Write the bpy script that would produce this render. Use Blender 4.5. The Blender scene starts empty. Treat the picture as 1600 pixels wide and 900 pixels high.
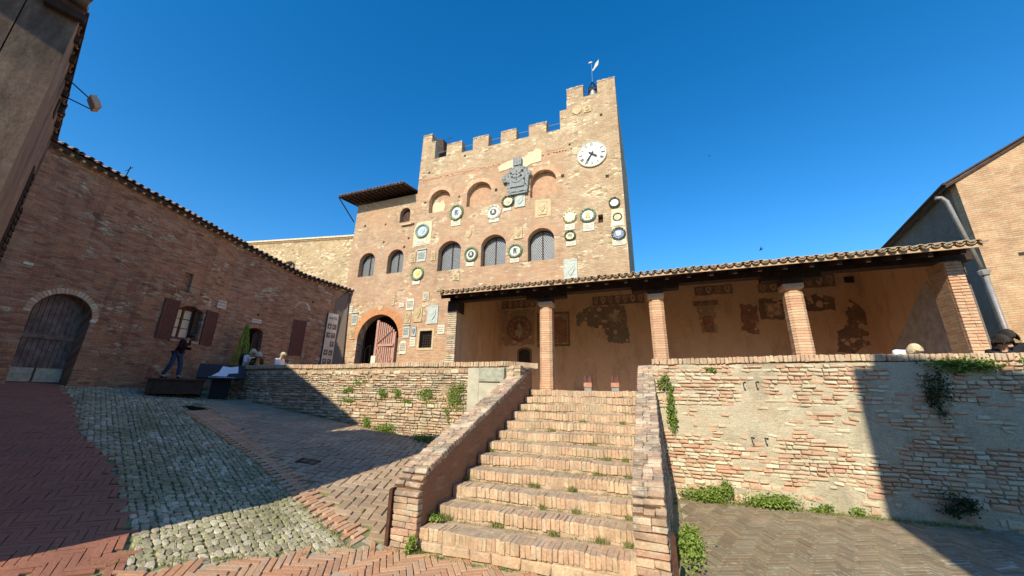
import bpy, bmesh, math, random
import numpy as np
from mathutils import Vector, Matrix, noise
from mathutils.geometry import tessellate_polygon
random.seed(7); np.random.seed(7)
R = math.radians
scn = bpy.context.scene
C = scn.collection

# ------------------------------------------------------------------ camera, sky, sun, exposure
# world frame: X runs along the palace front (right), Y goes into the picture, Z up, z=0 at the foot of the stairs
CAM = Vector((3.05, -4.72, 1.843))
cd = bpy.data.cameras.new('camera'); cam = bpy.data.objects.new('camera', cd); C.objects.link(cam)
cam.matrix_world = Matrix.Translation(CAM) @ Matrix.Rotation(R(20.90), 4, 'Z') @ Matrix.Rotation(R(90+16.30), 4, 'X') @ Matrix.Rotation(R(.96), 4, 'Z')
cd.sensor_width = 36; cd.lens = 573.2/1600*36; cd.clip_start = .05; cd.clip_end = 2000
scn.camera = cam
SUN_AZ, SUN_EL = 84.0, 34.5          # heading of the light in the ground plane, elevation
w = bpy.data.worlds.new('World'); scn.world = w; w.use_nodes = True
nt = w.node_tree; sky = nt.nodes.new('ShaderNodeTexSky'); sky.sky_type = 'NISHITA'; sky.sun_disc = False
sky.sun_elevation = R(SUN_EL); sky.sun_rotation = R(90-(SUN_AZ+180)); sky.altitude = 250
sky.air_density = 1.0; sky.dust_density = 0.25; sky.ozone_density = 2.4
bg = nt.nodes['Background']; bg.inputs[1].default_value = .15
hs_ = nt.nodes.new('ShaderNodeHueSaturation'); hs_.inputs['Saturation'].default_value = 1.40; hs_.inputs['Value'].default_value = 1.12
nt.links.new(sky.outputs[0], hs_.inputs['Color']); nt.links.new(hs_.outputs[0], bg.inputs[0])
sd = bpy.data.lights.new('sun', 'SUN'); sd.energy = 4.4; sd.angle = R(.53); sd.color = (1, .905, .71)
sun = bpy.data.objects.new('sun', sd); C.objects.link(sun)
hd = Vector((math.cos(R(SUN_AZ))*math.cos(R(SUN_EL)), math.sin(R(SUN_AZ))*math.cos(R(SUN_EL)), -math.sin(R(SUN_EL))))
sun.rotation_euler = hd.to_track_quat('-Z', 'Y').to_euler()
scn.view_settings.view_transform = 'Standard'; scn.view_settings.look = 'None'
scn.view_settings.exposure = 0.42; scn.view_settings.gamma = 1
scn.render.resolution_x = 1024; scn.render.resolution_y = 576

# ------------------------------------------------------------------ materials
class NT:
    def __init__(s, name):
        s.m = bpy.data.materials.new(name); s.m.use_nodes = True; s.t = s.m.node_tree
        s.b = s.t.nodes['Principled BSDF']; s.b.inputs['Roughness'].default_value = .9
        s.b.inputs['Specular IOR Level'].default_value = .2
    def n(s, typ, **k):
        o = s.t.nodes.new('ShaderNode'+typ)
        for a, v in k.items():
            if hasattr(o, a): setattr(o, a, v)
            else: o.inputs[a].default_value = v
        return o
    def l(s, a, b): s.t.links.new(a, b)
    def vec(s, kind, scale=(1, 1, 1)):
        if kind == 'pos': src = s.n('NewGeometry').outputs['Position']
        elif kind == 'uv': src = s.n('TexCoord').outputs['UV']
        else: src = s.n('TexCoord').outputs['Object']
        mp = s.n('Mapping'); mp.inputs['Scale'].default_value = scale; s.l(src, mp.inputs['Vector']); return mp.outputs[0]
    def noise(s, v, scale, detail=4, rough=.6, dist=0):
        o = s.n('TexNoise'); o.inputs['Scale'].default_value = scale; o.inputs['Detail'].default_value = detail
        o.inputs['Roughness'].default_value = rough; o.inputs['Distortion'].default_value = dist; s.l(v, o.inputs['Vector']); return o.outputs['Fac']
    def ramp(s, f, stops, const=False):
        o = s.n('ValToRGB'); e = o.color_ramp.elements
        if const: o.color_ramp.interpolation = 'CONSTANT'
        while len(e) < len(stops): e.new(.5)
        for i, (p, c) in enumerate(stops):
            e[i].position = p
            if not isinstance(c, tuple): c = (c, c, c)
            e[i].color = (*c[:3], 1)
        s.l(f, o.inputs[0]); return o.outputs[0]
    def mix(s, f, a, b, mode='MIX'):
        o = s.n('Mix'); o.data_type = 'RGBA'; o.blend_type = mode
        for i, x in ((0, f), (6, a), (7, b)):
            if isinstance(x, (int, float)): o.inputs[i].default_value = x
            elif isinstance(x, tuple): o.inputs[i].default_value = (*x[:3], 1)
            else: s.l(x, o.inputs[i])
        return o.outputs[2]
    def math(s, op, a, b=0.0, clamp=False):
        o = s.n('Math'); o.operation = op; o.use_clamp = clamp
        for i, x in enumerate((a, b)):
            if isinstance(x, (int, float)): o.inputs[i].default_value = x
            else: s.l(x, o.inputs[i])
        return o.outputs[0]
    def rand(s):
        a = s.n('ObjectInfo').outputs['Random']; b = s.n('NewGeometry').outputs['Random Per Island']
        return s.math('FRACT', s.math('ADD', s.math('MULTIPLY', a, 7.13), b))
    def bump(s, h, dist=.02, strength=.6):
        o = s.n('Bump'); o.inputs['Distance'].default_value = dist; o.inputs['Strength'].default_value = strength
        s.l(h, o.inputs['Height']); s.l(o.outputs[0], s.b.inputs['Normal'])
    def col(s, c): s.l(c, s.b.inputs['Base Color']); return s.m

def piece_mat(name, cols, grime=(.16, .14, .1), grime_amt=.45, lichen=None, grain=.25, bumpd=.006, rough=.92, big=1.1):
    """single bricks / stones / tiles: a colour of its own per piece, grain, patches of grime"""
    m = NT(name); m.b.inputs['Roughness'].default_value = rough
    n = len(cols); c = m.ramp(m.rand(), [((i+.001)/n, cols[i]) for i in range(n)], True)
    p = m.vec('pos')
    g = m.noise(p, 34, 5, .7)
    c = m.mix(grain*2, c, m.ramp(g, [(.25, .35), (.75, .85)]), 'OVERLAY')
    b = m.noise(p, big, 5, .65)
    c = m.mix(m.math('MULTIPLY', m.ramp(b, [(.42, 0.0), (.68, 1.0)]), grime_amt), c, grime)
    f = m.noise(p, 9, 4, .7)
    if lichen: c = m.mix(m.ramp(f, [(.56, 0.0), (.64, .75)]), c, lichen)
    m.bump(m.math('ADD', g, m.math('MULTIPLY', f, 1.5)), bumpd, .8)
    return m.col(c)

def plain(name, c, rough=.8, var=.25, scale=12, metal=0.0, bumpd=.003, kind='pos'):
    m = NT(name); m.b.inputs['Roughness'].default_value = rough; m.b.inputs['Metallic'].default_value = metal
    v = m.vec(kind); g = m.noise(v, scale, 5, .65)
    d = tuple(x*(1-var) for x in c); h = tuple(min(1, x*(1+var)) for x in c)
    m.bump(g, bumpd, .5)
    return m.col(m.ramp(g, [(.3, d), (.7, h)]))

def wall_mat(name, base, brick1, brick2, mortar, stone, plaster, dark, brick_cov=.5, stone_cov=.5, row=.068, bw=.27, bump=.018, k=1.0):
    base, brick1, brick2, mortar, stone, plaster, dark = [(c[0]*k, c[1]*k*.985, c[2]*k*.93) for c in (base, brick1, brick2, mortar, stone, plaster, dark)]
    """old brick wall seen from afar: courses, rubble repairs, worn render, stains (uv in metres)"""
    m = NT(name); uv = m.vec('uv')
    wob = m.n('TexNoise'); wob.inputs['Scale'].default_value = 1.7; wob.inputs['Detail'].default_value = 3; m.l(uv, wob.inputs['Vector'])
    sc = m.n('VectorMath', operation='SCALE'); m.l(wob.outputs['Color'], sc.inputs[0]); sc.inputs['Scale'].default_value = .10
    ad = m.n('VectorMath', operation='ADD'); m.l(uv, ad.inputs[0]); m.l(sc.outputs[0], ad.inputs[1]); v = ad.outputs[0]
    bt = m.n('TexBrick'); m.l(v, bt.inputs['Vector']); bt.inputs['Scale'].default_value = 1
    bt.inputs['Brick Width'].default_value = bw; bt.inputs['Row Height'].default_value = row
    bt.inputs['Mortar Size'].default_value = .009; bt.inputs['Mortar Smooth'].default_value = .5
    bt.inputs['Color1'].default_value = (*brick1, 1); bt.inputs['Color2'].default_value = (*brick2, 1); bt.inputs['Mortar'].default_value = (*mortar, 1)
    mp = m.n('Mapping'); mp.inputs['Scale'].default_value = (4.2, 10.5, 1); m.l(v, mp.inputs['Vector'])
    vo = m.n('TexVoronoi', voronoi_dimensions='2D'); vo.inputs['Scale'].default_value = 1; m.l(mp.outputs[0], vo.inputs['Vector'])
    ve = m.n('TexVoronoi', voronoi_dimensions='2D', feature='DISTANCE_TO_EDGE'); ve.inputs['Scale'].default_value = 1; m.l(mp.outputs[0], ve.inputs['Vector'])
    sep = m.n('SeparateColor'); m.l(vo.outputs['Color'], sep.inputs[0])
    edge = m.ramp(ve.outputs['Distance'], [(.03, 0.0), (.12, 1.0)])
    stc = m.ramp(sep.outputs[0], [(0, brick1), (.2, stone), (.42, brick2), (.6, tuple(min(1, x*1.2) for x in stone)), (.85, tuple(x*.7 for x in brick1))], True)
    stc = m.mix(edge, mortar, stc)
    big = m.noise(uv, .55, 5, .62); mid = m.noise(uv, 2.3, 5, .65, .6); fine = m.noise(uv, 26, 4, .7)
    a = m.math('ADD', m.math('MULTIPLY', big, .65), m.math('MULTIPLY', mid, .35))
    mb = m.ramp(a, [(brick_cov-.03, 0.0), (brick_cov+.03, 1.0)])
    s2 = m.noise(m.vec('uv', (1, 1.4, 1)), .8, 5, .7)
    ms = m.ramp(s2, [(stone_cov-.02, 0.0), (stone_cov+.03, 1.0)])
    brc = m.mix(.45, bt.outputs['Color'], m.ramp(mid, [(.3, .3), (.7, .75)]), 'OVERLAY')
    rend = m.mix(.5, m.ramp(big, [(.3, base), (.55, plaster), (.75, base)]), m.ramp(mid, [(.3, .35), (.7, .7)]), 'OVERLAY')
    # the courses still show faintly through the render
    rend = m.mix(.35, rend, bt.outputs['Color'], 'MULTIPLY'); rend = m.mix(.38, rend, bt.outputs['Color'])
    # single odd bricks: pale, burnt or missing ones
    oc = m.n('TexVoronoi', voronoi_dimensions='2D'); oc.inputs['Scale'].default_value = 1; omp = m.n('Mapping'); omp.inputs['Scale'].default_value = (4.4, 15.5, 1); m.l(v, omp.inputs['Vector']); m.l(omp.outputs[0], oc.inputs['Vector'])
    osep = m.n('SeparateColor'); m.l(oc.outputs['Color'], osep.inputs[0])
    brc = m.mix(m.ramp(osep.outputs[1], [(0, 0.0), (.82, .5)], True), brc, stone); brc = m.mix(m.ramp(osep.outputs[2], [(0, 0.0), (.88, .4)], True), brc, dark)
    rend = m.mix(m.ramp(osep.outputs[1], [(0, 0.0), (.90, .28)], True), rend, stone); rend = m.mix(m.ramp(osep.outputs[2], [(0, 0.0), (.93, .28)], True), rend, dark)
    c = m.mix(mb, brc, rend); c = m.mix(ms, c, stc)
    lg_ = m.noise(m.vec('uv', (1, 1, 1)), .28, 4, .6); c = m.mix(.5, c, m.ramp(lg_, [(.3, .36), (.7, .62)]), 'OVERLAY')
    st = m.noise(m.vec('uv', (2.2, .35, 1)), 1, 5, .7)
    c = m.mix(m.ramp(st, [(.52, 0.0), (.72, .6)]), c, dark)
    c = m.mix(.35, c, m.ramp(fine, [(.3, .25), (.7, .8)]), 'OVERLAY')
    hb = m.math('MULTIPLY', bt.outputs['Fac'], -1.0)
    h = m.mix(mb, hb, m.math('MULTIPLY', hb, .25)); h = m.mix(ms, h, m.math('SUBTRACT', edge, 1.0))
    m.bump(m.math('ADD', h, m.math('MULTIPLY', m.math('ADD', mid, fine), .5)), bump, .9)
    return m.col(c)

MT = {}
MT['palace'] = wall_mat('palace_brickwork', (.58, .38, .25), (.54, .32, .205), (.61, .42, .28), (.58, .45, .31), (.66, .53, .37), (.57, .36, .235), (.44, .28, .18), .53, .56, bump=.016, k=.86)
MT['tower'] = wall_mat('tower_brickwork', (.58, .42, .27), (.54, .35, .22), (.60, .44, .29), (.58, .46, .31), (.66, .54, .37), (.58, .40, .26), (.45, .32, .21), .60, .52, bump=.018, k=.86)
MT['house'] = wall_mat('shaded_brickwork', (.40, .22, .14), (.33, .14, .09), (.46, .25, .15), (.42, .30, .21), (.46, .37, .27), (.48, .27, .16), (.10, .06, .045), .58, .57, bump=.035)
MT['far'] = wall_mat('yellow_brickwork', (.60, .45, .27), (.55, .36, .2), (.62, .46, .28), (.62, .5, .33), (.70, .58, .4), (.6, .42, .26), (.4, .3, .2), .7, .5, k=0.85)
MT['gable'] = wall_mat('gable_brickwork', (.6, .38, .22), (.58, .34, .2), (.64, .42, .25), (.62, .46, .3), (.68, .52, .34), (.62, .4, .24), (.42, .26, .16), .78, .75, k=0.84)
MT['darkwall'] = wall_mat('dark_render', (.20, .17, .15), (.22, .16, .13), (.26, .2, .16), (.25, .21, .18), (.28, .24, .2), (.22, .19, .17), (.12, .1, .09), .4, .75)  # on the buttress this dark tone stands in for shade
MT['stair_brick'] = piece_mat('stair_brick', [(.51, .36, .235), (.46, .31, .205), (.54, .40, .265), (.43, .30, .205), (.50, .33, .215), (.48, .37, .26)], (.30, .23, .15), .75, (.47, .39, .27), grain=.45, big=2.4)
MT['cope_brick'] = piece_mat('coping_brick', [(.46, .33, .22), (.42, .27, .19), (.50, .38, .26), (.33, .25, .19), (.52, .43, .32), (.38, .26, .18)], (.17, .15, .12), .85, (.48, .43, .34), grain=.4, big=2.6)
MT['wall_stone'] = piece_mat('wall_stone', [(.54, .42, .28), (.50, .34, .22), (.60, .50, .36), (.42, .27, .18), (.52, .40, .27), (.45, .38, .28), (.34, .27, .2), (.56, .36, .25)], (.24, .20, .13), .7, (.60, .54, .40), grain=.4, big=2.0)
MT['wall_brick'] = piece_mat('wall_brick', [(.56, .37, .25), (.54, .31, .2), (.58, .44, .31), (.62, .54, .40), (.52, .30, .2), (.58, .50, .36)], (.42, .35, .24), .5, (.56, .50, .35))
MT['pillar_brick'] = piece_mat('pillar_brick', [(.60, .36, .22), (.55, .31, .19), (.63, .42, .27), (.58, .33, .2)], (.45, .3, .2), .4, (.64, .5, .35))
MT['pave_red'] = piece_mat('paving_brick_red', [(.54, .30, .17), (.50, .26, .15), (.57, .35, .21), (.50, .33, .22), (.46, .26, .16)], (.38, .28, .18), .4, None)
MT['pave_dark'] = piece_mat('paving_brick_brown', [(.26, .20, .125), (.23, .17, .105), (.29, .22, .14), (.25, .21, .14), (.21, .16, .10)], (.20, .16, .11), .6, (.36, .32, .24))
MT['pave_shade'] = piece_mat('paving_brick_dull', [(.42, .29, .19), (.37, .26, .17), (.45, .33, .22), (.38, .29, .2)], (.25, .2, .15), .6, None)
MT['pave_left'] = piece_mat('paving_brick_crimson', [(.36, .155, .10), (.34, .145, .095), (.37, .165, .105), (.35, .15, .10)], (.24, .125, .09), .6, None)
MT['cobble'] = piece_mat('cobble_stone', [(.36, .32, .22), (.42, .37, .26), (.28, .24, .17), (.54, .48, .36), (.33, .29, .20), (.38, .36, .22)], (.20, .19, .10), .8, (.36, .37, .16), grain=.4)
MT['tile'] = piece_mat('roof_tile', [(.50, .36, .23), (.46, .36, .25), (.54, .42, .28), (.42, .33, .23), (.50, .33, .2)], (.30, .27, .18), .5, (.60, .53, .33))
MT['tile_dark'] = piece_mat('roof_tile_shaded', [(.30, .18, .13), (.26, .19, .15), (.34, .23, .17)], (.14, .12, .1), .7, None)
MT['lime_old'] = wall_mat('lime_render', (.62, .56, .42), (.55, .34, .22), (.6, .46, .32), (.62, .56, .43), (.6, .52, .38), (.66, .6, .47), (.40, .36, .26), .30, .8, bump=.02)
def lime_mat():
    m = NT('lime_render'); p = m.vec('pos'); a = m.noise(p, 1.3, 6, .7); b = m.noise(m.vec('pos', (1, 1, 2.2)), 6.5, 6, .7, .5); f = m.noise(p, 40, 4, .7)
    c = m.ramp(a, [(.30, (.39, .34, .24)), (.48, (.52, .46, .33)), (.70, (.47, .38, .27))])
    c = m.mix(m.ramp(b, [(.56, 0.0), (.64, .8)]), c, (.56, .36, .24)); c = m.mix(m.ramp(b, [(.30, .7), (.38, 0.0)]), c, (.34, .30, .2))
    c = m.mix(.5, c, m.ramp(f, [(.3, .3), (.7, .75)]), 'OVERLAY'); c = m.mix(m.ramp(m.noise(m.vec('pos', (1.1, 1, .28)), 1.1, 6, .7), [(.54, 0.0), (.70, .65)]), c, (.24, .21, .14)); m.bump(m.math('ADD', b, m.math('MULTIPLY', f, .4)), .03, .9); return m.col(c)
MT['lime'] = lime_mat()
MT['mortar'] = wall_mat('old_mortar', (.40, .31, .21), (.5, .34, .23), (.52, .4, .27), (.46, .38, .28), (.55, .47, .34), (.5, .4, .28), (.24, .2, .14), .45, .62, bump=.02, k=0.90)
MT['core'] = plain('stair_mortar', (.43, .33, .23), .95, .35, 7, bumpd=.01)
MT['inner'] = wall_mat('brown_render', (.38, .20, .12), (.4, .22, .13), (.42, .25, .15), (.4, .28, .18), (.45, .33, .22), (.36, .2, .13), (.2, .12, .08), .42, .70)
def plaster_mat(name, a, b, d, e):
    m = NT(name); p = m.vec('pos'); n1 = m.noise(p, .9, 6, .7, .4); n2 = m.noise(m.vec('pos', (1.6, 1.6, .5)), 1.6, 6, .7); f = m.noise(p, 24, 5, .7)
    c = m.ramp(n1, [(.3, a), (.5, b), (.68, a)]); c = m.mix(m.ramp(n2, [(.50, 0.0), (.66, .75)]), c, d)
    c = m.mix(m.ramp(m.noise(p, 3.2, 6, .75, .8), [(.60, 0.0), (.66, .6)]), c, e); c = m.mix(.4, c, m.ramp(f, [(.3, .35), (.7, .7)]), 'OVERLAY')
    m.bump(m.math('ADD', n2, m.math('MULTIPLY', f, .4)), .01, .8); return m.col(c)
MT['loggia'] = plaster_mat('loggia_plaster', (.72, .45, .26), (.64, .40, .24), (.46, .28, .17), (.70, .52, .34))
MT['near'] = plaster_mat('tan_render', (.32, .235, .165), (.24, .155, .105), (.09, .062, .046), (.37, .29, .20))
def fresco_mat(name, pig, cov=.5):
    m = NT(name); p = m.vec('pos'); a = m.noise(p, 4.5, 7, .78, .6); b = m.noise(p, 15, 6, .75); f = m.noise(p, 1.1, 4)
    c = m.mix(m.ramp(a, [(cov, .9), (cov+.16, .12)]), (.52, .34, .20), pig); c = m.mix(m.ramp(b, [(.52, 0.0), (.60, .55)]), c, tuple(x*.6 for x in pig)); c = m.mix(.35, c, m.ramp(f, [(.3, .3), (.7, .7)]), 'OVERLAY')
    m.bump(b, .006, .7); return m.col(c)
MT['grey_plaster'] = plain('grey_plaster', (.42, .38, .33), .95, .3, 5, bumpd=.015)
MT['pink_niche'] = plain('pink_render', (.48, .29, .18), .95, .22, 7, bumpd=.01)
MT['arch_band'] = plain('orange_arch_brick', (.58, .27, .12), .95, .14, 4, bumpd=.01)
MT['cream'] = plain('cream_render', (.62, .54, .35), .95, .18, 5, bumpd=.012)
MT['cement'] = plain('grey_cement', (.50, .47, .36), .95, .2, 3, bumpd=.01)
MT['oldstone'] = plain('green_grey_stone', (.38, .38, .30), .9, .3, 8, bumpd=.02)
MT['wood_dark'] = plain('dark_timber', (.07, .042, .03), .8, .35, 9, bumpd=.006)
MT['wood_roof'] = plain('roof_timber', (.055, .034, .027), .85, .35, 6, bumpd=.006)
MT['wood_brown'] = plain('maroon_shutter', (.13, .055, .045), .7, .25, 14)
MT['wood_door'] = plain('weathered_door', (.17, .13, .115), .8, .45, 6, bumpd=.008)
MT['gate_wood'] = plain('pinkish_gate_wood', (.46, .26, .20), .75, .25, 10)
MT['beige_ply'] = plain('pine_wood', (.55, .36, .2), .7, .2, 9)
MT['void'] = plain('unlit_interior', (.05, .035, .028), .95, .3, 3)
MT['hole'] = plain('hole_interior', (.06, .04, .03), .95, .2, 3)
MT['iron'] = plain('black_iron', (.025, .023, .022), .55, .3, 20, .6)
MT['corten'] = plain('rusted_steel', (.10, .05, .035), .75, .35, 15, .3)
MT['steel'] = plain('galvanised_steel', (.5, .52, .54), .4, .1, 20, .8)
MT['pipe'] = plain('grey_downpipe', (.30, .28, .26), .5, .15, 8, .2)
MT['serena'] = plain('grey_sandstone', (.26, .27, .27), .9, .3, 14, bumpd=.02)
MT['serena_lt'] = plain('blue_grey_stone', (.46, .50, .44), .9, .2, 12, bumpd=.015)
MT['buff_stone'] = plain('buff_stone', (.54, .42, .25), .9, .2, 10, bumpd=.015)
MT['tan_stone'] = plain('tan_sandstone', (.50, .38, .22), .9, .25, 12, bumpd=.02)
MT['marble'] = plain('white_marble', (.64, .60, .48), .6, .16, 14)
MT['ceram_w'] = plain('white_glazed_terracotta', (.60, .59, .51), .4, .14, 20)
MT['ceram_g'] = plain('green_glazed_leaves', (.19, .23, .12), .5, .6, 26, bumpd=.01)
MT['ceram_bg'] = plain('blue_green_glaze', (.24, .33, .29), .45, .45, 22, bumpd=.01)
MT['ceram_b'] = plain('blue_glaze', (.10, .15, .36), .3, .35, 18)
MT['ceram_lb'] = plain('pale_blue_glaze', (.45, .55, .66), .3, .2, 18)
MT['ceram_y'] = plain('yellow_glaze', (.74, .58, .13), .3, .15, 18)
MT['ceram_c'] = plain('cream_glaze', (.68, .62, .38), .4, .15, 18)
MT['ceram_o'] = plain('ochre_glaze', (.55, .32, .1), .4, .3, 20)
MT['ceram_k'] = plain('dark_glaze', (.06, .07, .08), .35, .3, 20)
MT['clock_white'] = plain('clock_enamel', (.70, .71, .63), .5, .12, 5)
MT['paint_k'] = plain('black_paint', (.03, .035, .04), .6, .2, 20)
MT['ink'] = plain('dark_lettering', (.10, .09, .08), .7, .2, 20)
MT['lead'] = plain('lead_lattice', (.36, .36, .35), .5, .2, 30, .2)
MT['sign'] = plain('cream_sign_board', (.62, .55, .47), .7, .1, 10)
MT['bronze'] = plain('bell_bronze', (.50, .50, .40), .45, .2, 10, .5)
MT['fresco_d'] = fresco_mat('faded_umber_fresco', (.20, .12, .08), .52)
MT['fresco_r'] = fresco_mat('faded_red_fresco', (.30, .13, .09), .52)
MT['fresco_g'] = fresco_mat('faded_grey_fresco', (.21, .17, .12), .52)
MT['fresco_l'] = plain('pale_fresco_paint', (.50, .37, .25), .95, .3, 9)
MT['fresco_m'] = fresco_mat('ochre_fresco_ground', (.40, .26, .16), .48)
MT['terracotta'] = plain('terracotta', (.46, .24, .15), .8, .2, 10)
MT['skin'] = plain('skin', (.55, .34, .25), .6, .06, 20)
MT['hair_b'] = plain('blond_hair', (.62, .52, .34), .7, .25, 60)
MT['hair_k'] = plain('dark_hair', (.03, .024, .02), .6, .3, 60)
MT['cl_white'] = plain('white_cotton', (.74, .75, .80), .85, .08, 30)
MT['cl_jeans'] = plain('blue_denim', (.045, .065, .13), .85, .2, 40)
MT['cl_maroon'] = plain('maroon_knit', (.03, .012, .013), .9, .2, 40)
MT['cl_black'] = plain('black_cloth', (.02, .02, .022), .85, .2, 40)
MT['cl_grey'] = plain('grey_cloth', (.30, .32, .33), .85, .15, 40)
MT['feather'] = plain('black_feather', (.03, .028, .03), .8, .2, 40)
MT['lamp_face'] = plain('floodlight_glass', (.62, .50, .38), .35, .05, 10)
def leaf_mat(name, a, b, cpat=.5):
    m = NT(name); c = m.ramp(m.rand(), [(0, a), (.5, b), (1, tuple(x*.6 for x in a))])
    m.b.inputs['Roughness'].default_value = .6
    tr = m.n('BsdfTranslucent'); m.l(c, tr.inputs[0]); mx = m.n('MixShader'); mx.inputs[0].default_value = .3
    m.l(m.b.outputs[0], mx.inputs[1]); m.l(tr.outputs[0], mx.inputs[2]); m.l(mx.outputs[0], m.t.nodes['Material Output'].inputs[0])
    return m.col(c)
MT['leaf'] = leaf_mat('wall_plant_leaf', (.20, .31, .05), (.34, .44, .10))
MT['leaf_dark'] = leaf_mat('dark_creeper_leaf', (.05, .075, .03), (.07, .10, .035))
MT['cypress'] = leaf_mat('cypress_leaf', (.20, .38, .05), (.32, .52, .09))
MT['grass'] = leaf_mat('grass_blade', (.23, .27, .08), (.33, .36, .12))
def glass_mat():
    m = NT('window_glass'); m.b.inputs['Roughness'].default_value = .12; m.b.inputs['Specular IOR Level'].default_value = .6
    return m.col(m.ramp(m.noise(m.vec('uv'), 3), [(.3, (.06, .07, .08)), (.7, (.13, .14, .15))]))
MT['glass'] = glass_mat()
MT['curtain'] = plain('lit_curtain', (.66, .56, .40), .8, .1, 6)
def ground_mat():
    m = NT('ground_soil'); p = m.vec('pos'); a = m.noise(p, .9, 5); b = m.noise(p, 22, 5)
    c = m.ramp(a, [(.3, (.26, .22, .15)), (.5, (.24, .24, .12)), (.7, (.30, .25, .18))])
    c = m.mix(.5, c, m.ramp(b, [(.3, .3), (.7, .75)]), 'OVERLAY'); m.bump(b, .01, .8); return m.col(c)
MT['ground'] = ground_mat()
MT['joint'] = plain('lime_joint', (.44, .38, .28), .95, .25, 14, bumpd=.006)
MT['moss'] = plain('mossy_soil', (.22, .23, .10), .95, .4, 8, bumpd=.02)
MT['concrete'] = plain('pale_concrete', (.42, .42, .34), .95, .15, 4, bumpd=.006)

# ------------------------------------------------------------------ mesh helpers
class MB:
    def __init__(s): s.v = []; s.f = []; s.uv = {}
    def add(s, vs, fs, uvs=None):
        o = len(s.v); s.v += [tuple(x) for x in vs]
        for f in fs: s.f.append(tuple(i+o for i in f))
        if uvs:
            for i, u in enumerate(uvs): s.uv[o+i] = u
    def box(s, a, b, M=None, jit=0):
        vs = [Vector((x, y, z)) for z in (a[2], b[2]) for y in (a[1], b[1]) for x in (a[0], b[0])]
        if jit: vs = [v+Vector([random.uniform(-jit, jit) for _ in range(3)]) for v in vs]
        if M: vs = [M@v for v in vs]
        s.add(vs, [(0, 2, 3, 1), (4, 5, 7, 6), (0, 1, 5, 4), (2, 6, 7, 3), (0, 4, 6, 2), (1, 3, 7, 5)])
    def tube(s, path, r, n=6, cap=True):
        path = [Vector(p) for p in path]; rs = r if isinstance(r, (list, tuple)) else [r]*len(path); rings = []
        for i, p in enumerate(path):
            d = (path[min(i+1, len(path)-1)]-path[max(i-1, 0)]).normalized()
            a = d.cross(Vector((0, 0, 1)));  a = a if a.length > .05 else d.cross(Vector((0, 1, 0)))
            a.normalize(); b = d.cross(a)
            rings.append([p+(a*math.cos(2*math.pi*k/n)+b*math.sin(2*math.pi*k/n))*rs[i] for k in range(n)])
        fs = [(i*n+k, i*n+(k+1) % n, (i+1)*n+(k+1) % n, (i+1)*n+k) for i in range(len(path)-1) for k in range(n)]
        if cap: fs += [tuple(range(n-1, -1, -1)), tuple((len(path)-1)*n+k for k in range(n))]
        s.add([v for r_ in rings for v in r_], fs)
    def lathe(s, prof, n, M, cap=True):
        vs = [M@Vector((r_*math.cos(2*math.pi*k/n), r_*math.sin(2*math.pi*k/n), z)) for r_, z in prof for k in range(n)]
        fs = [(i*n+k, i*n+(k+1) % n, (i+1)*n+(k+1) % n, (i+1)*n+k) for i in range(len(prof)-1) for k in range(n)]
        if cap: fs += [tuple(range(n-1, -1, -1)), tuple((len(prof)-1)*n+k for k in range(n))]
        s.add(vs, fs)
    def ellipsoid(s, c, r, nu=10, nv=7, M=None):
        vs = [];  fs = []
        for j in range(nv+1):
            th = math.pi*j/nv
            for i in range(nu):
                ph = 2*math.pi*i/nu; v = Vector((c[0]+r[0]*math.sin(th)*math.cos(ph), c[1]+r[1]*math.sin(th)*math.sin(ph), c[2]+r[2]*math.cos(th)))
                vs.append(M@v if M else v)
        for j in range(nv):
            for i in range(nu): fs.append((j*nu+i, (j+1)*nu+i, (j+1)*nu+(i+1) % nu, j*nu+(i+1) % nu))
        s.add(vs, fs)
    def mesh(s, name, m=None, smooth=False):
        me = bpy.data.meshes.new(name); me.from_pydata(s.v, [], s.f)
        if s.uv:
            l = me.uv_layers.new(name='UVMap'); idx = np.empty(len(me.loops), dtype=np.int32); me.loops.foreach_get('vertex_index', idx)
            a = np.array([s.uv.get(i, (s.v[i][0], s.v[i][2])) for i in range(len(s.v))], dtype=np.float32)[idx]
            l.data.foreach_set('uv', a.ravel())
        if smooth: me.polygons.foreach_set('use_smooth', [True]*len(me.polygons))
        if m: me.materials.append(MT[m] if isinstance(m, str) else m)
        me.update(); return me
    def build(s, name, m, parent=None, smooth=False, kind=None, label=None):
        if not s.v: return None
        o = bpy.data.objects.new(name, s.mesh(name, m, smooth)); C.objects.link(o)
        if parent: o.parent = parent; o.matrix_parent_inverse = Matrix.Translation(-parent.location) if parent.get('_mv') else Matrix()
        if kind: o['kind'] = kind
        if label: o['label'] = label
        return o

def thing(name, label, cat, loc=(0, 0, 0), group=None):
    """an Empty at the thing's base; parts are built in world coordinates and keep them"""
    o = bpy.data.objects.new(name, None); C.objects.link(o); o.location = loc; o.empty_display_size = .2
    o['label'] = label; o['category'] = cat; o['_mv'] = 1
    if group: o['group'] = group
    return o
def tag(o, label, cat, group=None):
    o['label'] = label; o['category'] = cat
    if group: o['group'] = group
    return o
def struct(o): o['kind'] = 'structure'; return o
def sub(mb, name, m, parent, **k):
    """a child of a mesh part (part itself sits at its thing's frame, mesh data in world coordinates)"""
    o = bpy.data.objects.new(name, mb.mesh(name, m, k.get('smooth', False))); C.objects.link(o); o.parent = parent
    if k.get('kind'): o['kind'] = k['kind']
    if k.get('label'): o['label'] = k['label']
    return o

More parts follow.
